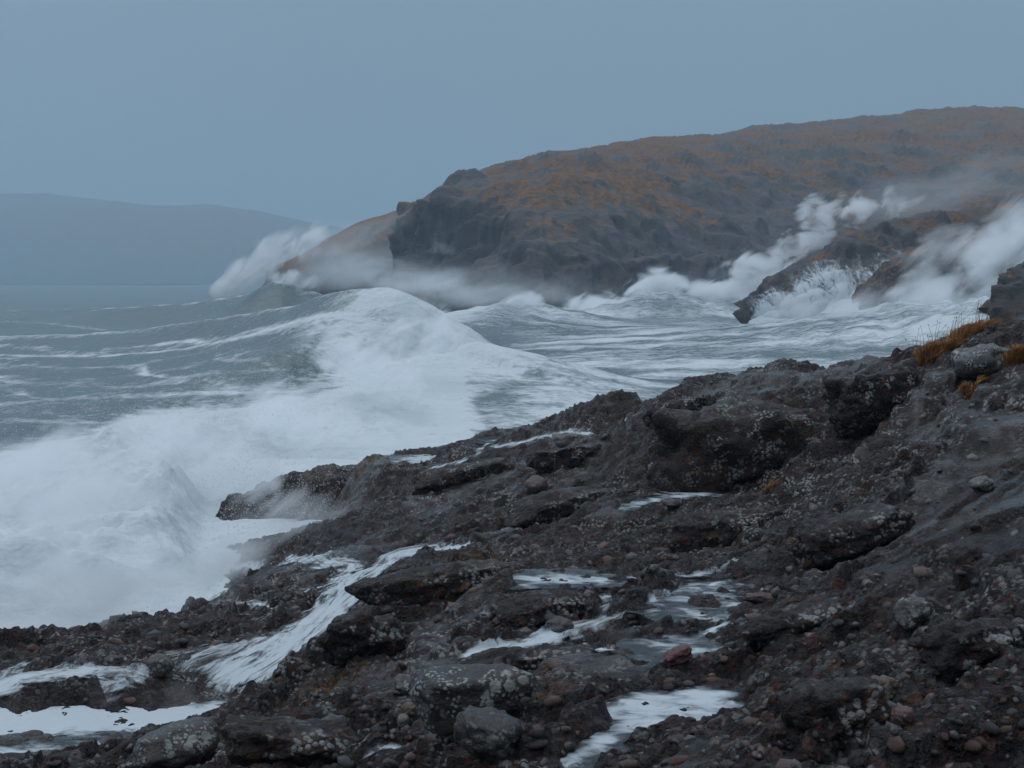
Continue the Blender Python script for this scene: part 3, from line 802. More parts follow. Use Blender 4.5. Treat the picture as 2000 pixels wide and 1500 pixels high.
def loft(name, cols, ncol, nrow, mat, label, amp=2.5, freq=0.06, seed=1, gbias=0.0, kind="structure", cat="headland", back=1.25, cleft=1.0, rowpow=1.0):
    """cols: list of (px, [(py, distance), ...] from the foot to the skyline); grows a hillside through those points"""
    k = len(cols[0][1])
    pxs = np.array([c[0] for c in cols], float)
    A = np.array([[[py, Yd] for py, Yd in c[1]] for c in cols])           # (n,k,2)
    px = np.linspace(pxs[0], pxs[-1], ncol)
    B = np.stack([np.stack([np.interp(px, pxs, A[:, j, q]) for j in range(k)], 1) for q in range(2)], -1)   # (ncol,k,2)
    for it in range(3):
        B[1:-1] = (B[:-2] + 2 * B[1:-1] + B[2:]) / 4
    pos = np.linspace(0, 1, k)
    s = np.linspace(0, back, nrow)
    V = np.zeros((nrow, ncol, 3))
    for i in range(ncol):
        P = np.array([pt_y(px[i], B[i, j, 0], B[i, j, 1]) for j in range(k)])
        sc = np.minimum(s, 1)
        for q in range(3):
            V[:, i, q] = np.interp(sc, pos, P[:, q])
        over = np.clip(s - 1, 0, None)
        top, prev = P[-1], P[-2]
        run = (top[1] - prev[1]) * k + 8
        V[:, i, 1] += over * run * 2.0
        V[:, i, 0] += over * run * 2.0 * top[0] / top[1]
        V[:, i, 2] -= (over ** 1.5) * abs(top[2] + 2) * 1.5
    for it in range(max(2, nrow // 40)):
        V[1:-1] = (V[:-2] + 2 * V[1:-1] + V[2:]) / 4
    dr = np.gradient(V, axis=0); dc = np.gradient(V, axis=1)
    N = np.cross(dc, dr); N /= np.linalg.norm(N, axis=2, keepdims=True) + 1e-9
    x, y, z = V[..., 0], V[..., 1], V[..., 2]
    steep = 1 - sstep(0.35, 0.85, N[..., 2])
    d = fbm3(x * freq, y * freq, z * freq * 0.8, 5, seed, 0.52)
    n1 = vnoise3(x * freq * 1.6, y * freq * 1.6, z * freq * 0.35, seed + 7)
    blocks = (1 - 2 * np.abs(n1))
    n2_ = vnoise3(x * freq * 4, y * freq * 4, z * freq * 1.2, seed + 9)
    disp = amp * (0.55 * d * (0.22 + 0.78 * steep) + cleft * 0.35 * steep * (1 - np.abs(n1) * 2) + 0.16 * (1 - 2.5 * np.abs(n2_)) * (0.35 + 0.65 * steep))
    kn = vnoise3(x * freq * 1.3, y * freq * 1.3, z * freq * 1.3, seed + 70)
    knoll = np.clip(kn - 0.15, 0, 1) * (1 - steep) * amp * 0.65 * (1 - 0.8 * sstep(0.8, 1.0, s))[:, None]
    edge = sstep(0, 0.06, s)[:, None]
    kn2 = vnoise3(x * freq * 3.1, y * freq * 3.1, z * freq * 2.2, seed + 71)
    knoll = knoll + amp * 0.16 * np.clip(kn2, -0.2, 1) * (1 - 0.8 * sstep(0.85, 1.0, s))[:, None]
    V = V + N * ((disp + knoll) * (0.35 + 0.65 * edge))[..., None]
    dr = np.gradient(V, axis=0); dc = np.gradient(V, axis=1)
    N2 = np.cross(dc, dr); N2 /= np.linalg.norm(N2, axis=2, keepdims=True) + 1e-9
    grass = sstep(0.25, 0.85, N2[..., 2]) * 0.40 + 0.42 * sstep(0.25, 0.95, s)[:, None] + gbias - 0.45 * np.clip(kn - 0.05, 0, 1) + 0.26 * fbm3(x * freq * 0.45, y * freq * 0.45, z * freq * 0.45, 4, seed + 90)
    hi = sstep(0.18, 0.5, s)[:, None] + 0 * x
    grass = grass * hi
    c = V.reshape(-1, 3).mean(0); c[2] = 0
    o = link(name, mesh_np(name, V.reshape(-1, 3) - c, grid_quads(nrow, ncol), {"grass": grass.ravel()}), mat, loc=c)
    tag(o, label, cat, kind=kind)
    return V

M_HEAD = mat_land("headland_ground")
V_HEAD = loft("headland", [
  (806,[(640,318),(560,320),(480,322),(420,324),(404,330)]),
  (828,[(640,300),(560,303),(470,306),(410,309),(394,330)]),
  (862,[(636,288),(535,293),(435,302),(400,304),(373,345)]),
  (900,[(632,275),(535,280),(420,292),(380,297),(349,360)]),
  (960,[(626,258),(535,265),(423,280),(367,294),(325,380)]),
  (1060,[(628,236),(535,243),(430,264),(358,290),(299,410)]),
  (1100,[(625,240),(530,248),(420,268),(350,298),(293,420)]),
  (1200,[(618,258),(525,265),(417,287),(340,322),(277,450)]),
  (1300,[(612,272),(520,280),(420,305),(336,345),(266,480)]),
  (1400,[(605,285),(515,295),(425,320),(334,367),(257,515)]),
  (1500,[(602,290),(510,300),(445,334),(338,390),(244,550)]),
  (1650,[(600,290),(530,305),(440,340),(325,430),(231,590)]),
  (1760,[(600,285),(530,305),(440,350),(315,450),(217,620)]),
  (1850,[(600,280),(530,305),(430,360),(305,470),(208,640)]),
  (1920,[(600,280),(530,305),(425,365),(300,480),(207,650)]),
  (2000,[(600,280),(530,305),(420,370),(300,490),(211,660)]),
  (2250,[(600,280),(530,305),(420,380),(300,500),(222,680)]),
], 640, 250, M_HEAD, "brown grassed headland with grey cliffs falling into the surf", 6.5, 0.085, 5, -0.19, cleft=1.9)
loft("low_headland", [
  (520,[(580,430),(560,432),(540,435),(530,440)]),
  (600,[(578,420),(540,425),(505,432),(492,440)]),
  (640,[(577,415),(530,420),(480,430),(464,442)]),
  (700,[(577,410),(520,418),(452,432),(436,446)]),
  (760,[(577,405),(510,415),(435,430),(416,450)]),
  (830,[(577,400),(500,415),(420,430),(398,455)]),
  (900,[(577,400),(500,415),(410,430),(388,455)]),
], 200, 100, M_HEAD, "low orange grassed point behind the left end of the headland", 4.0, 0.05, 8, 0.0, cat="headland")
M_FAR = mat_land("far_hill_ground", (0.03, 0.034, 0.03), (0.034, 0.036, 0.038), 0.15)
loft("far_hill", [
  (-500,[(556,2300),(480,2500),(400,3000)]),
  (-200,[(556,2300),(470,2500),(388,3000)]),
  (0,[(556,2300),(460,2500),(373,3000)]),
  (100,[(556,2300),(460,2500),(371,3000)]),
  (180,[(556,2300),(470,2500),(380,3000)]),
  (300,[(556,2300),(480,2500),(396,3000)]),
  (320,[(556,2300),(480,2500),(397,3000)]),
  (400,[(556,2300),(480,2500),(393,3000)]),
  (480,[(556,2300),(490,2500),(403,3000)]),
  (560,[(556,2300),(500,2500),(419,3000)]),
  (660,[(556,2300),(510,2500),(442,3000)]),
  (800,[(556,2300),(520,2500),(475,3000)]),
  (1000,[(556,2300),(540,2500),(520,3000)]),
], 160, 60, M_FAR, "long far hill fading into the rain haze across the water", 25, 0.004, 21, 0.1, cat="hill", back=1.5)
M_OUT = mat_land("outcrop_ground", (0.075, 0.042, 0.018), (0.030, 0.026, 0.028), 1.7)
V_R1 = loft("rock_outcrop", [
  (1470,[(655,168),(640,169),(625,170),(610,172)]),
  (1490,[(655,166),(620,168),(590,170),(572,174)]),
  (1510,[(655,165),(610,167),(570,170),(545,176)]),
  (1550,[(655,163),(600,166),(550,171),(520,178)]),
  (1600,[(655,160),(590,164),(535,172),(494,180)]),
  (1650,[(655,158),(580,164),(515,173),(462,184)]),
  (1700,[(655,156),(575,164),(500,175),(441,188)]),
  (1760,[(655,154),(570,164),(490,178),(428,194)]),
  (1850,[(650,150),(560,162),(475,180),(411,200)]),
  (1950,[(645,148),(550,162),(460,182),(398,208)]),
  (2050,[(640,146),(545,162),(450,184),(388,214)]),
  (2200,[(640,146),(540,162),(445,186),(376,220)]),
], 300, 130, M_OUT, "dark jagged outcrop with water streaming off its foot", 3.4, 0.24, 33, -0.42, cat="rock")
loft("rock_outcrop", [
  (1680,[(640,136),(615,137),(600,138),(585,139)]),
  (1700,[(640,135),(605,136),(580,138),(560,140)]),
  (1720,[(640,134),(600,136),(568,138),(542,141)]),
  (1745,[(640,133),(590,136),(550,139),(514,142)]),
  (1780,[(640,131),(580,135),(535,139),(489,144)]),
  (1850,[(640,128),(570,134),(515,139),(461,147)]),
  (1920,[(640,126),(560,133),(500,140),(440,150)]),
  (2000,[(640,124),(550,133),(480,142),(418,154)]),
  (2200,[(640,124),(540,133),(465,144),(396,160)]),
], 220, 110, M_OUT, "dark rock rib behind the white spray, right of the jagged outcrop", 2.8, 0.28, 37, -0.45, cat="rock")
loft("rock_outcrop", [
  (1955,[(640,92),(620,92.5),(600,93),(590,93.5)]),
  (1968,[(640,91),(600,92),(570,93),(552,94)]),
  (1985,[(640,90),(590,92),(550,93.5),(522,95)]),
  (2010,[(640,89),(585,92),(540,94),(508,96)]),
  (2100,[(640,88),(580,92),(520,95),(480,98)]),
  (2200,[(640,88),(580,92),(510,95),(470,98)]),
], 90, 70, M_OUT, "dark rock buttress cut by the right edge, above the grass tuft", 1.8, 0.4, 39, -0.7, cat="rock")

# water draining off the foot of the jagged outcrop
M_FALL = mat_stream("falling_water", 0.95, 0.0, 0.32, 2.4, 1.6)
def fall(r0, r1, c0, c1, cov, label, seed):
    V = V_R1[r0:r1, c0:c1]
    V = V.copy()
    for it in range(2): V[1:-1, 1:-1] = (V[:-2, 1:-1] + V[2:, 1:-1] + V[1:-1, :-2] + V[1:-1, 2:]) / 4
    dr = np.gradient(V, axis=0); dc = np.gradient(V, axis=1)
    N = np.cross(dc, dr); N /= np.linalg.norm(N, axis=2, keepdims=True) + 1e-9
    V = V + N * 0.9 + np.array([0, -0.8, 0])
    nr, nc = V.shape[:2]
    a = np.linspace(0, 1, nr)[:, None]; b = np.linspace(0, 1, nc)[None]
    x = V[..., 0]; z = V[..., 2]
    cover = cov * ((1 - a) ** 1.2 * sstep(0, 0.05, b) * (1 - sstep(0.85, 1, b))) - 0.05 + 0.30 * fbm(x * 0.18, z * 0.12, 3, seed)
    flow = np.stack([-z, x, 0 * x], -1).reshape(-1, 3)
    c = V.reshape(-1, 3).mean(0)
    o = link("waterfall", mesh_np("waterfall", V.reshape(-1, 3) - c, grid_quads(nr, nc), {"cover": cover.ravel(), "flow": flow}), M_FALL, loc=c)
    tag(o, label, "waterfall", kind="structure")
fall(3, 80, 2, 140, 1.7, "white falls pouring off the foot of the jagged outcrop", 51)
fall(3, 60, 128, 215, 1.5, "wider white falls between the jagged outcrop and the rib on its right", 52)

# ------------------------------------------------------------------ stones lying on and set in the shore
ZG = Z  # final relief on the (t, log distance) grid
def icos(sub):
    b = bmesh.new(); bmesh.ops.create_icosphere(b, subdivisions=sub, radius=1.0)
    v = np.array([x.co[:] for x in b.verts]); f = np.array([[w.index for w in x.verts] for x in b.faces]); b.free()
    return v, f
ICO1, ICO2, ICO4 = icos(1), icos(2), icos(4)

def stone_shape(v, rng, rough=0.16, flat=0.7, square=0.0):
    n = v / np.linalg.norm(v, axis=1)[:, None]
    if square:
        e = 1.0 / np.maximum(np.abs(n).max(1), 1e-6)
        n = n * ((1 - square) + square * e)[:, None]
    o = rng.random(3) * 50
    r = 1 + rough * fbm3(n[:, 0] * 1.1 + o[0], n[:, 1] * 1.1 + o[1], n[:, 2] * 1.1 + o[2], 3, 3)
    for k in range(3):    # a few broken faces
        a = rng.normal(size=3); a /= np.linalg.norm(a); d = 0.72 + 0.2 * rng.random()
        h = (n * r[:, None]) @ a
        r = np.where(h > d, r * (d + 0.25 * (h - d)) / np.maximum(h, 1e-6), r)
    return n * r[:, None] * np.array([1.0, 0.6 + 0.35 * rng.random(), flat * (0.8 + 0.4 * rng.random())])

M_COB = mat_cobble("cobble_stone")
M_PEB = mat_cobble("pebble_stone", True)
# ledges and knobs of the bedrock that overhang
ICO5 = icos(5)
LEDGES = [ # px, py of the foot; width px, height px, depth / width, yaw deg, tilt deg, square, seed, ochre
 (890,1172,430,66,0.30,14,-5,0.55,1,0.7),
 (1465,944,400,172,0.55,6,-3,0.35,2,0.35),
 (705,1285,170,92,0.7,20,4,0.6,3,0.1),
 (1115,910,170,40,0.6,0,-6,0.4,4,0.0),
 (625,1016,210,104,0.5,10,-8,0.5,5,0.6),
 (1725,820,190,100,0.6,15,-10,0.45,6,0.0),
 (1020,1322,340,40,0.4,4,-3,0.8,7,0.4),
 (1640,1465,250,130,0.6,10,-8,0.5,8,0.1),
 (1420,1062,290,66,0.35,14,-6,0.6,9,0.0),
 (905,945,220,40,0.5,8,-8,0.5,10,0.2),
 (1330,820,170,50,0.6,0,-8,0.5,11,0.1),
 (1110,1010,300,44,0.4,16,-8,0.6,12,0.0),
 (560,1490,300,60,0.5,8,4,0.5,14,0.2),
 (1920,1290,260,70,0.5,12,-8,0.5,15,0.0),
 (1060,1215,230,46,0.5,10,-6,0.5,16,0.0),
 (1680,1080,260,70,0.5,20,-14,0.5,17,0.0),
 (1560,1240,260,44,0.5,14,-8,0.55,18,0.0),
]
for px, py, wp, hp, dep, yaw, tilt, sq, seed, oc in LEDGES:
    h = hit(ZG, px, py)
    if h is None: continue
    hw = wp / 2 / F * h[1]; hz_ = hp / 2 / F * h[1]; hd = hw * 2 * dep / 2
    rg = np.random.default_rng(900 + seed)
    v = stone_shape(ICO5[0], rg, 0.25, 1.0, sq)
    v = v / np.abs(v).max(0) * np.array([hw, hd, hz_ * 1.35])
    n_ = ICO5[0]
    o3 = rg.random(3) * 40
    a_ = np.clip(hz_ * 2, 0.15, 1.2)
    bed = (v[:, 2] - 0.12 * v[:, 0]) / 0.085 + 1.1 * fbm3(v[:, 0] * 2.2 + o3[0], v[:, 1] * 2.2, v[:, 2] * 2.2, 3, 7)
    fr = bed - np.floor(bed)
    g = 0.14 * a_ * fbm3(v[:, 0] * 1.8 + o3[0], v[:, 1] * 1.8 + o3[1], v[:, 2] * 3 + o3[2], 4, 11) + 0.022 * (sstep(0, 0.25, fr) - fr) \
        + 0.030 * np.clip(fbm3(v[:, 0] * 9 + o3[1], v[:, 1] * 9, v[:, 2] * 9, 2, 13), -0.3, 1) + 0.014 * fbm3(v[:, 0] * 24, v[:, 1] * 24, v[:, 2] * 24 + o3[2], 2, 17)
    v = v + n_ * g[:, None]
    tn = np.array([0.021, 0.0125, 0.0105])[None] * (1 + 0.5 * fbm3(v[:, 0] * 3, v[:, 1] * 3, v[:, 2] * 3, 3, 19))[:, None]
    st_n = vnoise3(v[:, 0] * 14 + o3[0], v[:, 1] * 14, v[:, 2] * 14, 23)
    tn = np.where((st_n > 0.38)[:, None], PAL[(np.abs(st_n * 997).astype(int)) % len(PAL)] * 0.7, tn)
    nn_ = len(v)
    me = mesh_np("ledge", v, ICO5[1], {"tone": tn, "dry": np.clip(0.7 + 0.5 * n_[:, 2], 0.2, 1), "ochre": oc * np.clip(0.4 + fbm3(v[:, 0] * 1.5, v[:, 1] * 1.5, v[:, 2] * 1.5 + o3[0], 2, 29), 0, 1), "slab": np.full(nn_, 0.15), "wet": 0.65 * sstep(0.5, 0.9, n_[:, 2])})
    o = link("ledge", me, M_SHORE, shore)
    o.location = (h[0], h[1] + hd * 0.8, h[2] + hz_ * 0.55)
    o.rotation_euler = (0, math.radians(tilt), math.radians(yaw))

cob_meshes = []
for k in range(10):
    rg = np.random.default_rng(100 + k)
    cob_meshes.append(mesh_np("cobble", stone_shape(ICO1[0], rg, 0.12, 0.7), ICO1[1])); cob_meshes[-1].materials.append(M_COB)

def on_pool(t, l):
    r = np.zeros(np.shape(t))
    for nm, q, lvl, cov, lab in pool_geo:
        if cov > 0.6:
            r = np.maximum(r, poly_sd(np.atleast_1d(np.asarray(t, float)), np.atleast_1d(np.asarray(l, float)), q).reshape(np.shape(t)) > 0.004)
    return r

rg = np.random.default_rng(5)
placed = 0
while placed < 300:
    px = rg.random() * 2040 - 20; py = 980 + 530 * rg.random() ** 0.75
    if px < 620 and py < 1180: continue
    h = hit(ZG, px, py)
    if h is None or h[1] > 17: continue
    if on_pool(h[0] / h[1], math.log(h[1])) > 0 and rg.random() < 0.9: continue
    if float(bilin(wetm, h[0] / h[1], math.log(h[1]))) > 0.3: continue
    wpx = 11 + 16 * rg.random() ** 2.5
    r = wpx / F * h[1]
    r = min(r, 0.11)
    o = link("cobble", cob_meshes[int(rg.integers(10))], None, shore)
    o.location = (h[0], h[1], float(gz(ZG, h[0], h[1])) - r * 0.36)
    o.rotation_euler = (rg.normal() * 0.3, rg.normal() * 0.3, rg.random() * 6.28)
    o.scale = (r * 1.15, r * 1.15, r * 0.85)
    placed += 1

def pebbles(n, base, lo, hi, smin, smax, seed):
    rg = np.random.default_rng(seed)
    t = T0 * 0.95 + (T1 - T0) * 0.95 * rg.random(n); l = lo + (hi - lo) * rg.random(n)
    clump = fbm(t * np.exp(l) * 0.7, np.exp(l) * 0.7, 3, 55)
    slab = bilin(smooth_slab, t, l)
    keep = (on_pool(t, l) == 0) & (clump > -0.45) & (bilin(wetm, t, l) < 0.5) & (rg.random(n) > slab * 0.8)
    t, l = t[keep], l[keep]; n = len(t)
    yy = np.exp(l); xx = t * yy; zz = bilin(ZG, t, l)
    ok = zz > 0.2
    xx, yy, zz = xx[ok], yy[ok], zz[ok]; n = len(xx)
    r = smin * (smax / smin) ** (rg.random(n) ** 2.0)
    var = [stone_shape(base[0], np.random.default_rng(seed * 7 + k), 0.14, 0.72) for k in range(12)]
    vi = rg.integers(12, size=n)
    sh = np.stack(var)[vi]                                  # n, v, 3
    a = rg.random(n) * 6.283; c, s_ = np.cos(a)[:, None], np.sin(a)[:, None]
    tx = rg.normal(size=(n, 1)) * 0.3; ty = rg.normal(size=(n, 1)) * 0.3
    x0 = sh[..., 0] * c - sh[..., 1] * s_; y0 = sh[..., 0] * s_ + sh[..., 1] * c; z0 = sh[..., 2] + x0 * tx + y0 * ty
    V = np.stack([x0 * r[:, None] + xx[:, None], y0 * r[:, None] + yy[:, None], z0 * r[:, None] + (zz - r * 0.42)[:, None]], -1)
    nv = base[0].shape[0]
    Q = (base[1][None] + (np.arange(n) * nv)[:, None, None]).reshape(-1, 3)
    pal = PAL[rg.integers(len(PAL), size=n)] * (0.4 + 0.6 * rg.random((n, 1)))
    tone_ = np.repeat(pal[:, None, :], nv, 1).reshape(-1, 3)
    return V.reshape(-1, 3), Q, tone_

for cnt, bs, lo, hi, a, b, sd in ((4200, ICO1, L0 + 0.1, math.log(13), 0.014, 0.05, 71), (16000, icos(0) if False else ICO1, math.log(9), math.log(30), 0.025, 0.085, 72)):
    V_, Q_, T_ = pebbles(cnt if sd == 71 else 2800, bs, lo, hi, a, b, sd)
    o = link("pebbles", mesh_np("pebbles", V_, Q_, {"tone": T_}), M_PEB, shore)
    tag(o, kind="stuff")

def mat_boulder(name, col, lichen=0.0, lcol=(0.26, 0.27, 0.25), rough=0.4, spots=6.0):
    m = NT(name); P = m.obj()
    n = m.noise(P, 9, 5, 0.65); n2 = m.noise(P, 60, 4, 0.65)
    c = m.mix(m.ss(n, 0.35, 0.7), col, tuple(x * 0.45 for x in col))
    v = m.voro(P, spots); v2 = m.voro(P, spots * 3.1)
    lk = m.math('MAXIMUM', m.math('MULTIPLY', m.ss(m.math('ADD', v, m.math('MULTIPLY', n2, 0.35)), 0.62, 0.50), m.ss(m.noise(P, 3.5, 4), 0.52, 0.60)),
                m.math('MULTIPLY', m.ss(v2, 0.48, 0.34), m.ss(n, 0.46, 0.56)))
    c = m.mix(m.math('MULTIPLY', lk, lichen), c, lcol)
    h = m.math('ADD', n, m.math('MULTIPLY', n2, 0.5))
    return m.surf(m.principled(c, m.ss(n2, 0.3, 0.7, rough * 0.6, rough * 1.4), 0.5, m.bump(h, 0.8, 0.03)))

BOULDERS = [  # name, px, py (middle), width px, height px, depth ratio, seed, square, colour, lichen, tilt, label
 ("boulder", 950, 1440, 140, 88, 0.8, 3, 0.45, (0.026, 0.021, 0.020), 0.3, 0.30, "dark wedge shaped boulder sitting in the foam below the lichened block"),
 ("rock_block", 925, 1368, 260, 112, 0.8, 8, 0.5, (0.022, 0.017, 0.014), 0.9, 0.02, "big dark upright block spotted with round pale lichens"),
 ("stone", 1325, 1280, 62, 24, 0.8, 12, 0.5, (0.11, 0.032, 0.028), 0.0, -0.3, "red pointed stone standing in shallow foam"),
 ("boulder", 1924, 946, 52, 30, 1.0, 5, 0.1, (0.10, 0.10, 0.095), 0.5, 0.1, "pale grey rounded stone alone on the smooth slab"),
 ("boulder", 1930, 706, 130, 62, 0.9, 21, 0.35, (0.05, 0.048, 0.048), 1.0, 0.15, "grey rock with a white lichen patch under the grass tuft"),
 ("boulder", 1790, 1197, 84, 56, 0.9, 6, 0.1, (0.06, 0.055, 0.052), 0.9, 0.0, "round boulder with a pale lichen star, below the smooth slab"),
 ("boulder", 1726, 1350, 62, 54, 0.9, 7, 0.2, (0.085, 0.045, 0.028), 0.6, 0.2, "rust brown stone with a grey lichen patch"),
 ("boulder", 1676, 1366, 58, 44, 0.9, 9, 0.0, (0.085, 0.082, 0.08), 0.2, 0.3, "smooth grey rounded stone beside the rust brown one"),
 ("stone", 1766, 1398, 48, 40, 0.9, 10, 0.15, (0.11, 0.05, 0.042), 0.3, 0.0, "reddish pitted stone just right of the deep crevice"),
 ("stone", 1490, 1170, 78, 20, 0.5, 11, 0.2, (0.065, 0.026, 0.022), 0.0, 0.0, "long low red brown stone like a short log"),
 ("boulder", 1046, 950, 48, 38, 0.9, 13, 0.0, (0.085, 0.052, 0.042), 0.2, 0.0, "round brownish stone sitting in a hollow of the middle rocks"),
 ("boulder", 330, 1462, 190, 70, 0.9, 14, 0.2, (0.032, 0.026, 0.022), 0.8, -0.1, "long lichened hump of rock in front of the big foam pool"),
 ("boulder", 645, 1432, 74, 56, 0.9, 15, 0.05, (0.034, 0.032, 0.034), 0.2, 0.0, "nearly black round boulder near the lower edge"),
 ("boulder", 1115, 866, 90, 34, 0.8, 16, 0.3, (0.045, 0.036, 0.034), 0.6, 0.0, "knobbly dark boulder beside the long far pool"),
 ("boulder", 790, 1340, 60, 36, 0.9, 17, 0.2, (0.06, 0.05, 0.045), 0.7, 0.1, "grey brown stone left of the lichened block"),
 ("stone", 788, 1407, 26, 24, 0.9, 18, 0.0, (0.17, 0.16, 0.14), 0.2, 0.0, "small pale round stone under the lichened block"),
 ("stone", 800, 1388, 36, 28, 0.9, 19, 0.0, (0.11, 0.06, 0.04), 0.2, 0.0, "small orange brown round stone beside the lichened block"),
 ("stone", 980, 1212, 36, 22, 0.8, 20, 0.2, (0.10, 0.034, 0.032), 0.0, 0.0, "dark red stone at the left end of the middle rivulet"),
 ("boulder", 1092, 1226, 64, 34, 0.9, 22, 0.0, (0.055, 0.047, 0.044), 0.1, 0.1, "smooth brown stone lapped by the middle rivulet"),
 ("boulder", 310, 1300, 56, 40, 0.9, 23, 0.1, (0.055, 0.046, 0.04), 0.6, 0.0, "lichened boulder at the left lip of the cascade"),
 ("boulder", 1640, 765, 60, 26, 0.9, 24, 0.2, (0.05, 0.043, 0.04), 0.8, 0.0, "dark speckled boulder on top of the rock dome"),
 ("stone", 1310, 985, 40, 22, 0.9, 25, 0.1, (0.04, 0.036, 0.036), 0.2, 0.0, "dark stone at the edge of the pool under the dome"),
]
for nm, px, py, wp, hp, dep, seed, sq, col, li, tilt, lab in BOULDERS:
    h = hit(ZG, px, py + hp * 0.42)
    if h is None: continue
    r = wp / 2 / F * h[1]; rz = hp / 2 / F * h[1]
    rg = np.random.default_rng(seed)
    v = stone_shape(ICO4[0], rg, 0.22, 1.0, sq)
    v = v / np.abs(v).max(0)
    v = v * (1 + 0.07 * fbm3(v[:, 0] * 4, v[:, 1] * 4, v[:, 2] * 4, 5, seed) + 0.05 * fbm3(v[:, 0] * 1.7, v[:, 1] * 1.7, v[:, 2] * 1.7, 2, seed + 5))[:, None]
    v = v * np.array([r, r * dep, rz * 1.25])
    o = link(nm, mesh_np(nm, v, ICO4[1]), mat_boulder("boulder_rock", col, li, spots=14.0 if wp > 100 else 18.0))
    o.location = (h[0], h[1] + r * dep * (0.85 if nm == 'rock_block' else 0.5), h[2] + rz * (0.6 if nm == 'rock_block' else 0.7))
    o.rotation_euler = (0.0, tilt, rg.normal() * 0.15)
    tag(o, lab, "boulder" if nm != "stone" else "stone")

# ------------------------------------------------------------------ dead grass
def mat_grass():
    m = NT("dead_grass")
    c = m.mix(m.attr("shade"), (0.12, 0.055, 0.02), (0.34, 0.16, 0.055))
    return m.surf(m.principled(c, 0.8, 0.2))
M_GRASS = mat_grass()
def blades(n, rx, ry, hgt, lean, seed, width=0.004, droop=1.0):
    rg = np.random.default_rng(seed)
    a = rg.random(n) * 6.283; q = np.sqrt(rg.random(n))
    bx, by = rx * q * np.cos(a), ry * q * np.sin(a)
    L = hgt * (0.6 + 0.7 * rg.random(n)) * (1.1 - 0.45 * q)
    ang = a + rg.normal(size=n) * 0.5
    ox, oy = np.cos(ang) * 0.55 * q + lean + rg.normal(size=n) * 0.18, np.sin(ang) * 0.55 * q + rg.normal(size=n) * 0.18
    ks = np.array([0, 0.35, 0.7, 1.0])
    cx = bx[:, None] + (ox * L)[:, None] * ks ** 1.7; cy_ = by[:, None] + (oy * L)[:, None] * ks ** 1.7
    cz = L[:, None] * (ks - 0.42 * droop * ks ** 2.4)
    w = width * np.array([1, 0.9, 0.6, 0.15])
    pa = rg.random(n) * 3.14
    dx, dy = np.cos(pa)[:, None] * w, np.sin(pa)[:, None] * w
    A = np.stack([cx - dx, cy_ - dy, cz], -1); B = np.stack([cx + dx, cy_ + dy, cz], -1)
    V = np.stack([A, B], 2).reshape(n, 8, 3)
    f = np.array([[0, 1, 3, 2], [2, 3, 5, 4], [4, 5, 7, 6]])
    Q = (f[None] + (np.arange(n) * 8)[:, None, None]).reshape(-1, 4)
    sh = np.clip(rg.random(n)[:, None] * 0.7 + 0.3 * ks[None], 0, 1)
    return V, Q, np.repeat(sh[:, :, None], 2, 2).reshape(-1)

def tuft(px, py, wpx, hpx, n, label, lean=0.35, stalks=0, seed=1):
    h = hit(ZG, px, py)
    if h is None: return
    rx = wpx / 2 / F * h[1]; hg = hpx / F * h[1]; ry = rx * 0.6
    V, Q, sh = blades(n, rx, ry, hg * 1.25, lean, seed, 0.0028 + 0.00012 * h[1])
    V[..., 2] += (gz(ZG, V[:, 0, 0] + h[0], V[:, 0, 1] + h[1]) - h[2])[:, None] - 0.01
    root = bpy.data.objects.new("grass_tuft", None); COL.objects.link(root); root.location = h
    root.empty_display_size = 0.1
    tag(root, label, "grass tuft")
    b = link("grass_blades", mesh_np("grass_blades", V.reshape(-1, 3), Q, {"shade": sh}), M_GRASS, root); tag(b, kind="stuff")
    if stalks:
        bm = bmesh.new(); rg = np.random.default_rng(seed + 3)
        for k in range(stalks):
            x = rg.uniform(-rx, rx) * 1.35; y = rg.uniform(-ry, ry)
            z = float(gz(ZG, x + h[0], y + h[1])) - h[2] + 0.3 * hg
            Ls = hg * rg.uniform(0.7, 1.7); lx = rg.normal() * 0.25 + 0.12
            r = 0.0022
            p0, p1, p2 = Vector((x, y, z - 0.3 * hg)), Vector((x + lx * Ls * 0.35, y, z + Ls * 0.55)), Vector((x + lx * Ls, y, z + Ls))
            for (a, b_, r0, r1) in ((p0, p1, r, r), (p1, p2, r, r * 0.7), (p2, p2 + (p2 - p1) * 0.16, r * 2.6, r * 0.6)):
                d = (b_ - a).normalized(); s1 = d.orthogonal().normalized(); s2 = d.cross(s1)
                va = [bm.verts.new(a + (s1 * math.cos(w) + s2 * math.sin(w)) * r0) for w in (0, 2.09, 4.19)]
                vb = [bm.verts.new(b_ + (s1 * math.cos(w) + s2 * math.sin(w)) * r1) for w in (0, 2.09, 4.19)]
                for q in range(3): bm.faces.new((va[q], va[(q + 1) % 3], vb[(q + 1) % 3], vb[q]))
        me = bpy.data.meshes.new("seed_stalks"); bm.to_mesh(me); bm.free()
        set_attrs(me, {"shade": np.full(len(me.vertices), 0.15)})
        tag(link("seed_stalks", me, M_GRASS, root), kind="stuff")

tuft(1872, 664, 180, 30, 4200, "thick rust brown grass tuft with thin seed stalks on the skyline rock", 0.5, 60, 1)
tuft(1992, 700, 60, 34, 900, "orange grass tuft cut by the right edge beside the lichened rock", 0.3, 8, 2)
tuft(1897, 772, 46, 24, 500, "small orange grass tuft in the cleft below the lichened rock", 0.3, 0, 3)
tuft(1500, 955, 60, 16, 260, "flattened orange grass at the foot of the dome", 0.6, 0, 6)

# ------------------------------------------------------------------ spray thrown up by the waves, and the wet air
_ico = bmesh.new(); bmesh.ops.create_icosphere(_ico, subdivisions=2, radius=1.0)
ICO = np.array([v.co[:] for v in _ico.verts]); _ico.free()

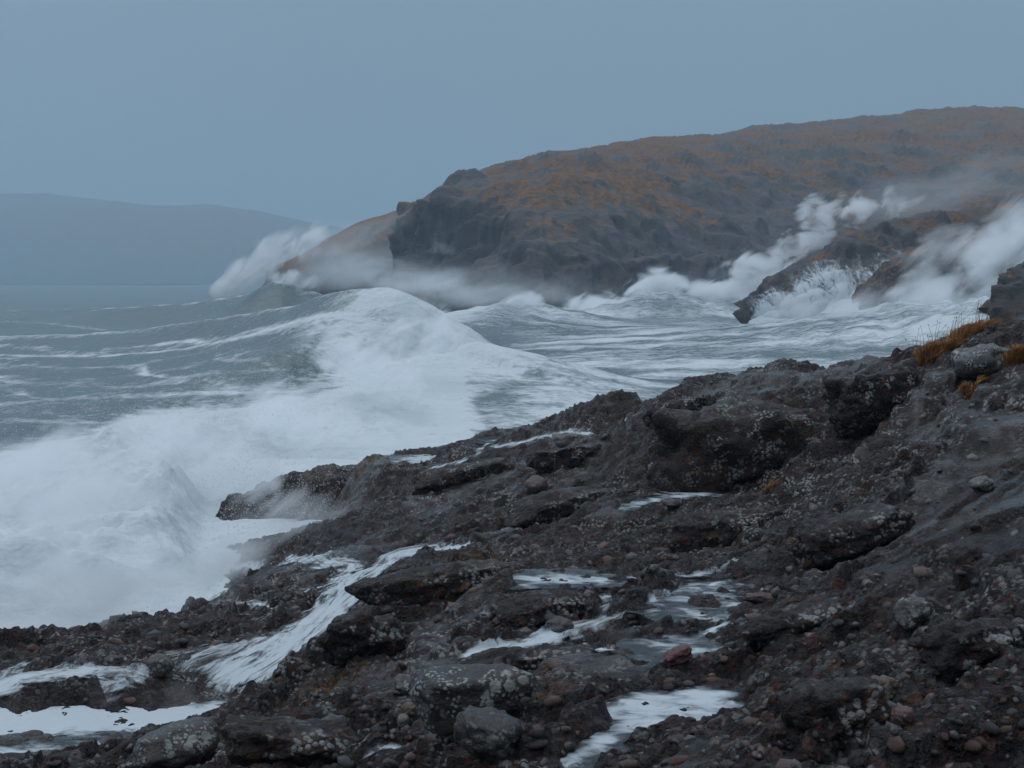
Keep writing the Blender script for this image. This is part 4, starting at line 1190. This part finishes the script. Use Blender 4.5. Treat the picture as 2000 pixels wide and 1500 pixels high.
def spray(label, blobs, gain, nscale, erode, wind=(0.45, 1.0, 1.0), rot=0.0, step=1.0, aniso=0.2, detail=4.0, color=(0.97, 0.985, 1.0)):
    """blobs: (px, py, distance, half width px, half height px, depth m, tilt degrees, weight)"""
    m = NT("spray_cloud"); P = m.obj()
    pts = []; acc = None
    cs = np.array([pt_y(b[0], b[1], b[2]) for b in blobs]); c0 = cs.mean(0)
    Pr = m.mapping(m.mapping(P, rot=(0, math.radians(rot), 0)), scale=wind)
    n = m.noise(Pr, nscale, detail, 0.62, 0.7)
    n0 = m.noise(P, nscale * 0.4, 2, 0.5)
    for b, c in zip(blobs, cs):
        rx, rz = b[3] / F * b[2], b[4] / F * b[2]
        R = Matrix.Rotation(math.radians(b[6]), 3, 'Y')
        vec = m.mapping(P, loc=tuple(c - c0), rot=(0, math.radians(b[6]), 0), scale=(rx, b[5], rz), kind='TEXTURE')
        ln = m.n("ShaderNodeVectorMath", operation='LENGTH'); m.l(vec, ln.inputs[0])
        w = m.ss(ln.outputs['Value'], 1.0, 0.12, 0.0, b[7])
        acc = w if acc is None else m.math('MAXIMUM', acc, m.math('MULTIPLY_ADD', acc, 0.35, w))
        for q in ICO * 1.02:
            v = R @ Vector((q[0] * rx, q[1] * b[5], q[2] * rz))
            pts.append(np.array(v) + c - c0)
    f = m.math('MULTIPLY', m.math('MINIMUM', acc, 0.8), 0.9)
    f = m.math('ADD', f, m.math('MULTIPLY', m.math('SUBTRACT', n, 0.5), erode * 4.6))
    f = m.math('ADD', f, m.math('MULTIPLY', m.math('SUBTRACT', n0, 0.5), erode * 2.2))
    f = m.math('SUBTRACT', f, 0.36, clamp=True)
    d = m.math('MULTIPLY', m.math('POWER', f, 1.25), m.ss(acc, 0.0, 0.3))
    vol = m.n("ShaderNodeVolumePrincipled")
    vol.inputs['Color'].default_value = color + (1,)
    vol.inputs['Anisotropy'].default_value = aniso
    m.l(m.math('MULTIPLY', d, gain), vol.inputs['Density'])
    m.l(vol.outputs[0], m.out.inputs['Volume'])
    try: m.mat.cycles.volume_step_rate = step
    except Exception: m.mat.volume_step_rate = step
    bm = bmesh.new()
    for p in pts: bm.verts.new(p)
    r = bmesh.ops.convex_hull(bm, input=bm.verts)
    bmesh.ops.delete(bm, geom=[v for v in bm.verts if not v.link_faces], context='VERTS')
    bmesh.ops.recalc_face_normals(bm, faces=bm.faces)
    me = bpy.data.meshes.new("sea_spray"); bm.to_mesh(me); bm.free()
    o = link("sea_spray", me, m.mat, loc=c0)
    tag(o, label, "spray", kind="stuff")
    return o

spray("huge white bank of spray bursting over the near shore", [
  (835,650,60,140,85,4,15,0.95), (720,720,54,220,95,4,18,1.0), (570,810,45,260,100,4,18,1.0), (380,880,36,300,120,4,12,1.05),
  (140,960,29,380,170,3.5,8,1.3), (190,1080,24,340,150,2.8,8,1.25), (510,960,31.5,200,100,2.5,12,0.85), (130,1175,15.6,330,105,1.5,-6,1.4), (420,1105,19.3,190,95,1.6,-8,1.3), (590,1000,26,190,75,1.8,-5,1.15)],
  1.15, 1.1, 0.70, (0.5, 0.2, 1.0), 30, 0.25, detail=7)
spray("tall plume of spray torn off the far wave in front of the hills", [
  (440,562,152,56,34,3,-15,1.1), (480,528,152,80,48,3,-45,1.15), (530,495,153,100,60,3,-42,1.05), (600,470,155,110,60,4,-35,0.75), (575,548,150,80,40,3,0,0.95)],
  2.0, 0.5, 0.36, (0.45, 0.25, 1.2), 46, 0.3, detail=7)
spray("faint veil of spray drifting from the far plume across the headland tip", [
  (640,480,158,170,80,8,-25,0.8), (740,450,165,200,70,8,-16,0.6), (700,530,160,180,70,8,0,0.7)],
  0.22, 0.25, 0.22, (0.4, 0.5, 1.2), 30, 0.4)
spray("thin spindrift blowing off the big wave crest towards the cliff", [
  (775,562,74,90,34,4,10,0.9), (860,560,80,190,60,8,5,0.75), (980,575,110,220,60,14,5,0.65), (780,510,160,250,90,16,-15,0.28)],
  0.5, 0.4, 0.4, (0.35, 0.3, 1.1), 5, 0.4, detail=5)
spray("white burst of spray standing up between headland and jagged outcrop", [
  (1520,548,195,70,70,4,15,0.95), (1545,490,197,90,56,4,-40,1.05), (1595,430,200,66,80,4,8,1.15), (1655,405,203,110,66,5,-10,0.72), (1740,400,207,130,60,6,-10,0.48)],
  1.5, 0.40, 0.52, (0.7, 0.2, 1.0), 20, 0.3, detail=7)
spray("thin mist trailing from the white burst up the hillside", [
  (1720,390,206,170,80,10,-10,0.9), (1840,370,214,220,90,12,-12,0.8), (1970,340,224,230,110,12,-18,0.7)],
  0.10, 0.16, 0.30, (0.35, 0.4, 1.2), 16, 0.4, detail=5)
spray("broad white curtain of spray pouring over the right hand rocks", [
  (2020,510,118,190,150,5,-10,1.15), (1890,555,119,220,130,5,-32,1.25), (1770,605,122,220,90,6,-18,1.2), (1960,430,138,200,75,6,-24,0.7), (1820,490,140,190,60,5,-34,0.6), (1640,615,140,190,60,4,0,0.9)],
  0.9, 0.55, 0.48, (0.35, 0.2, 1.0), 40, 0.3, detail=7)
spray("low white splash along the foot of the headland cliff", [
  (1290,578,214,110,70,7,-10,1.1), (1400,585,212,170,70,8,5,1.0), (1170,598,208,140,45,6,-5,0.9), (1470,550,205,110,80,7,0,0.7), (1015,600,176,90,50,5,-15,1.0)],
  1.6, 0.35, 0.6, (0.6, 0.25, 1.0), 20, 0.3, detail=7)
spray("pale mist hanging before the cliffs at the end of the headland", [
  (850,560,235,380,110,14,4,0.8), (1080,570,222,320,90,10,0,0.7), (660,530,330,260,90,20,-10,0.8), (1350,560,225,300,90,10,0,0.6)],
  0.12, 0.09, 0.28, (0.6, 0.8, 1.0), 0, 0.5)

# flying drops at the torn edges of the near bank
rg = np.random.default_rng(77)
tv_ = np.array([(1, 0, -0.7), (-1, 0, -0.7), (0, 1, 0.7), (0, -1, 0.7)]); tf_ = np.array([(0, 1, 2), (0, 3, 1), (0, 2, 3), (1, 3, 2)])
dv, n_d = [], 0
for px, py, Yd, sx, sy, cnt in ((820,620,58,70,45,2500),(700,690,52,110,50,3500),(560,770,45,150,50,5000),(350,810,38,190,45,5000),(120,860,32,200,50,4000),(480,960,31,110,60,6000),(380,1080,25,120,60,5000),(200,1170,21,200,40,5000),(600,1000,31.5,60,35,2500),(450,570,151,50,30,500),(1985,500,112,70,60,1200),(1780,580,118,90,40,1500)):
    for k in range(cnt // 2):
        p = pt_y(px + rg.normal() * sx, py + rg.normal() * sy, Yd + rg.normal() * 1.2)
        if p[2] < 0.1: continue
        if 4 < p[1] < 50 and p[2] < gz(ZG, p[0], p[1]) + 0.02: continue
        r = (0.003 + 0.007 * rg.random() ** 3) * (0.5 + p[1] / 50)
        R_ = np.array(Matrix.Rotation(rg.random() * 6.28, 3, 'Z')) @ np.array(Matrix.Rotation(rg.random() * 6.28, 3, 'X'))
        dv.append((tv_ * r) @ R_.T * np.array([1.6, 1, 1.1]) + p)
V_ = np.concatenate(dv); Q_ = (tf_[None] + (np.arange(len(dv)) * 4)[:, None, None]).reshape(-1, 3)
md = NT("spray_drop"); md.surf(md.principled((0.62, 0.67, 0.70), 0.5, 0.4))
tag(link("spray_drops", mesh_np("spray_drops", V_, Q_, smooth=False), md.mat), "fine white drops flying off the bursting surf", "spray drops", kind="stuff")

# unseen slope added behind the viewer to block sky light from the rocks
gx_, gy_ = np.meshgrid(np.linspace(-70, 120, 60), np.linspace(-90, 3.2, 50))
gzv = 3.75 + 0.42 * np.clip(-gy_ - 1, 0, None) + 0.25 * np.clip(gx_ - 4, 0, 40) + 1.2 * fbm(gx_ * 0.08, gy_ * 0.08, 4, 400) * np.clip(-gy_ / 6, 0, 1)
gzv -= np.clip(-gx_ - 6 + gy_ * 0.2, 0, None) * 0.22
o = link("sky_block_slope", mesh_np("sky_block_slope", np.stack([gx_.ravel(), gy_.ravel(), gzv.ravel()], 1), grid_quads(50, 60), {"grass": np.full(gx_.size, 0.5)}), M_OUT)
tag(o, "added unseen grass and rock slope blocking sky light behind the shore", "slope", kind="structure")

hz = NT("wet_air")
hv = hz.n("ShaderNodeVolumePrincipled")
hv.inputs['Color'].default_value = (0.55, 0.73, 0.85, 1)
hv.inputs['Density'].default_value = 0.00054
hv.inputs['Anisotropy'].default_value = 0.1
hz.l(hv.outputs[0], hz.out.inputs['Volume'])
bm = bmesh.new()
bmesh.ops.create_cube(bm, size=1.0, matrix=Matrix.Translation((0, 4600, 104)) @ Matrix.Diagonal((10000, 9800, 218, 1)))
me = bpy.data.meshes.new("haze"); bm.to_mesh(me); bm.free()
tag(link("haze", me, hz.mat), "grey wet air filling the whole bay", "haze", kind="stuff")
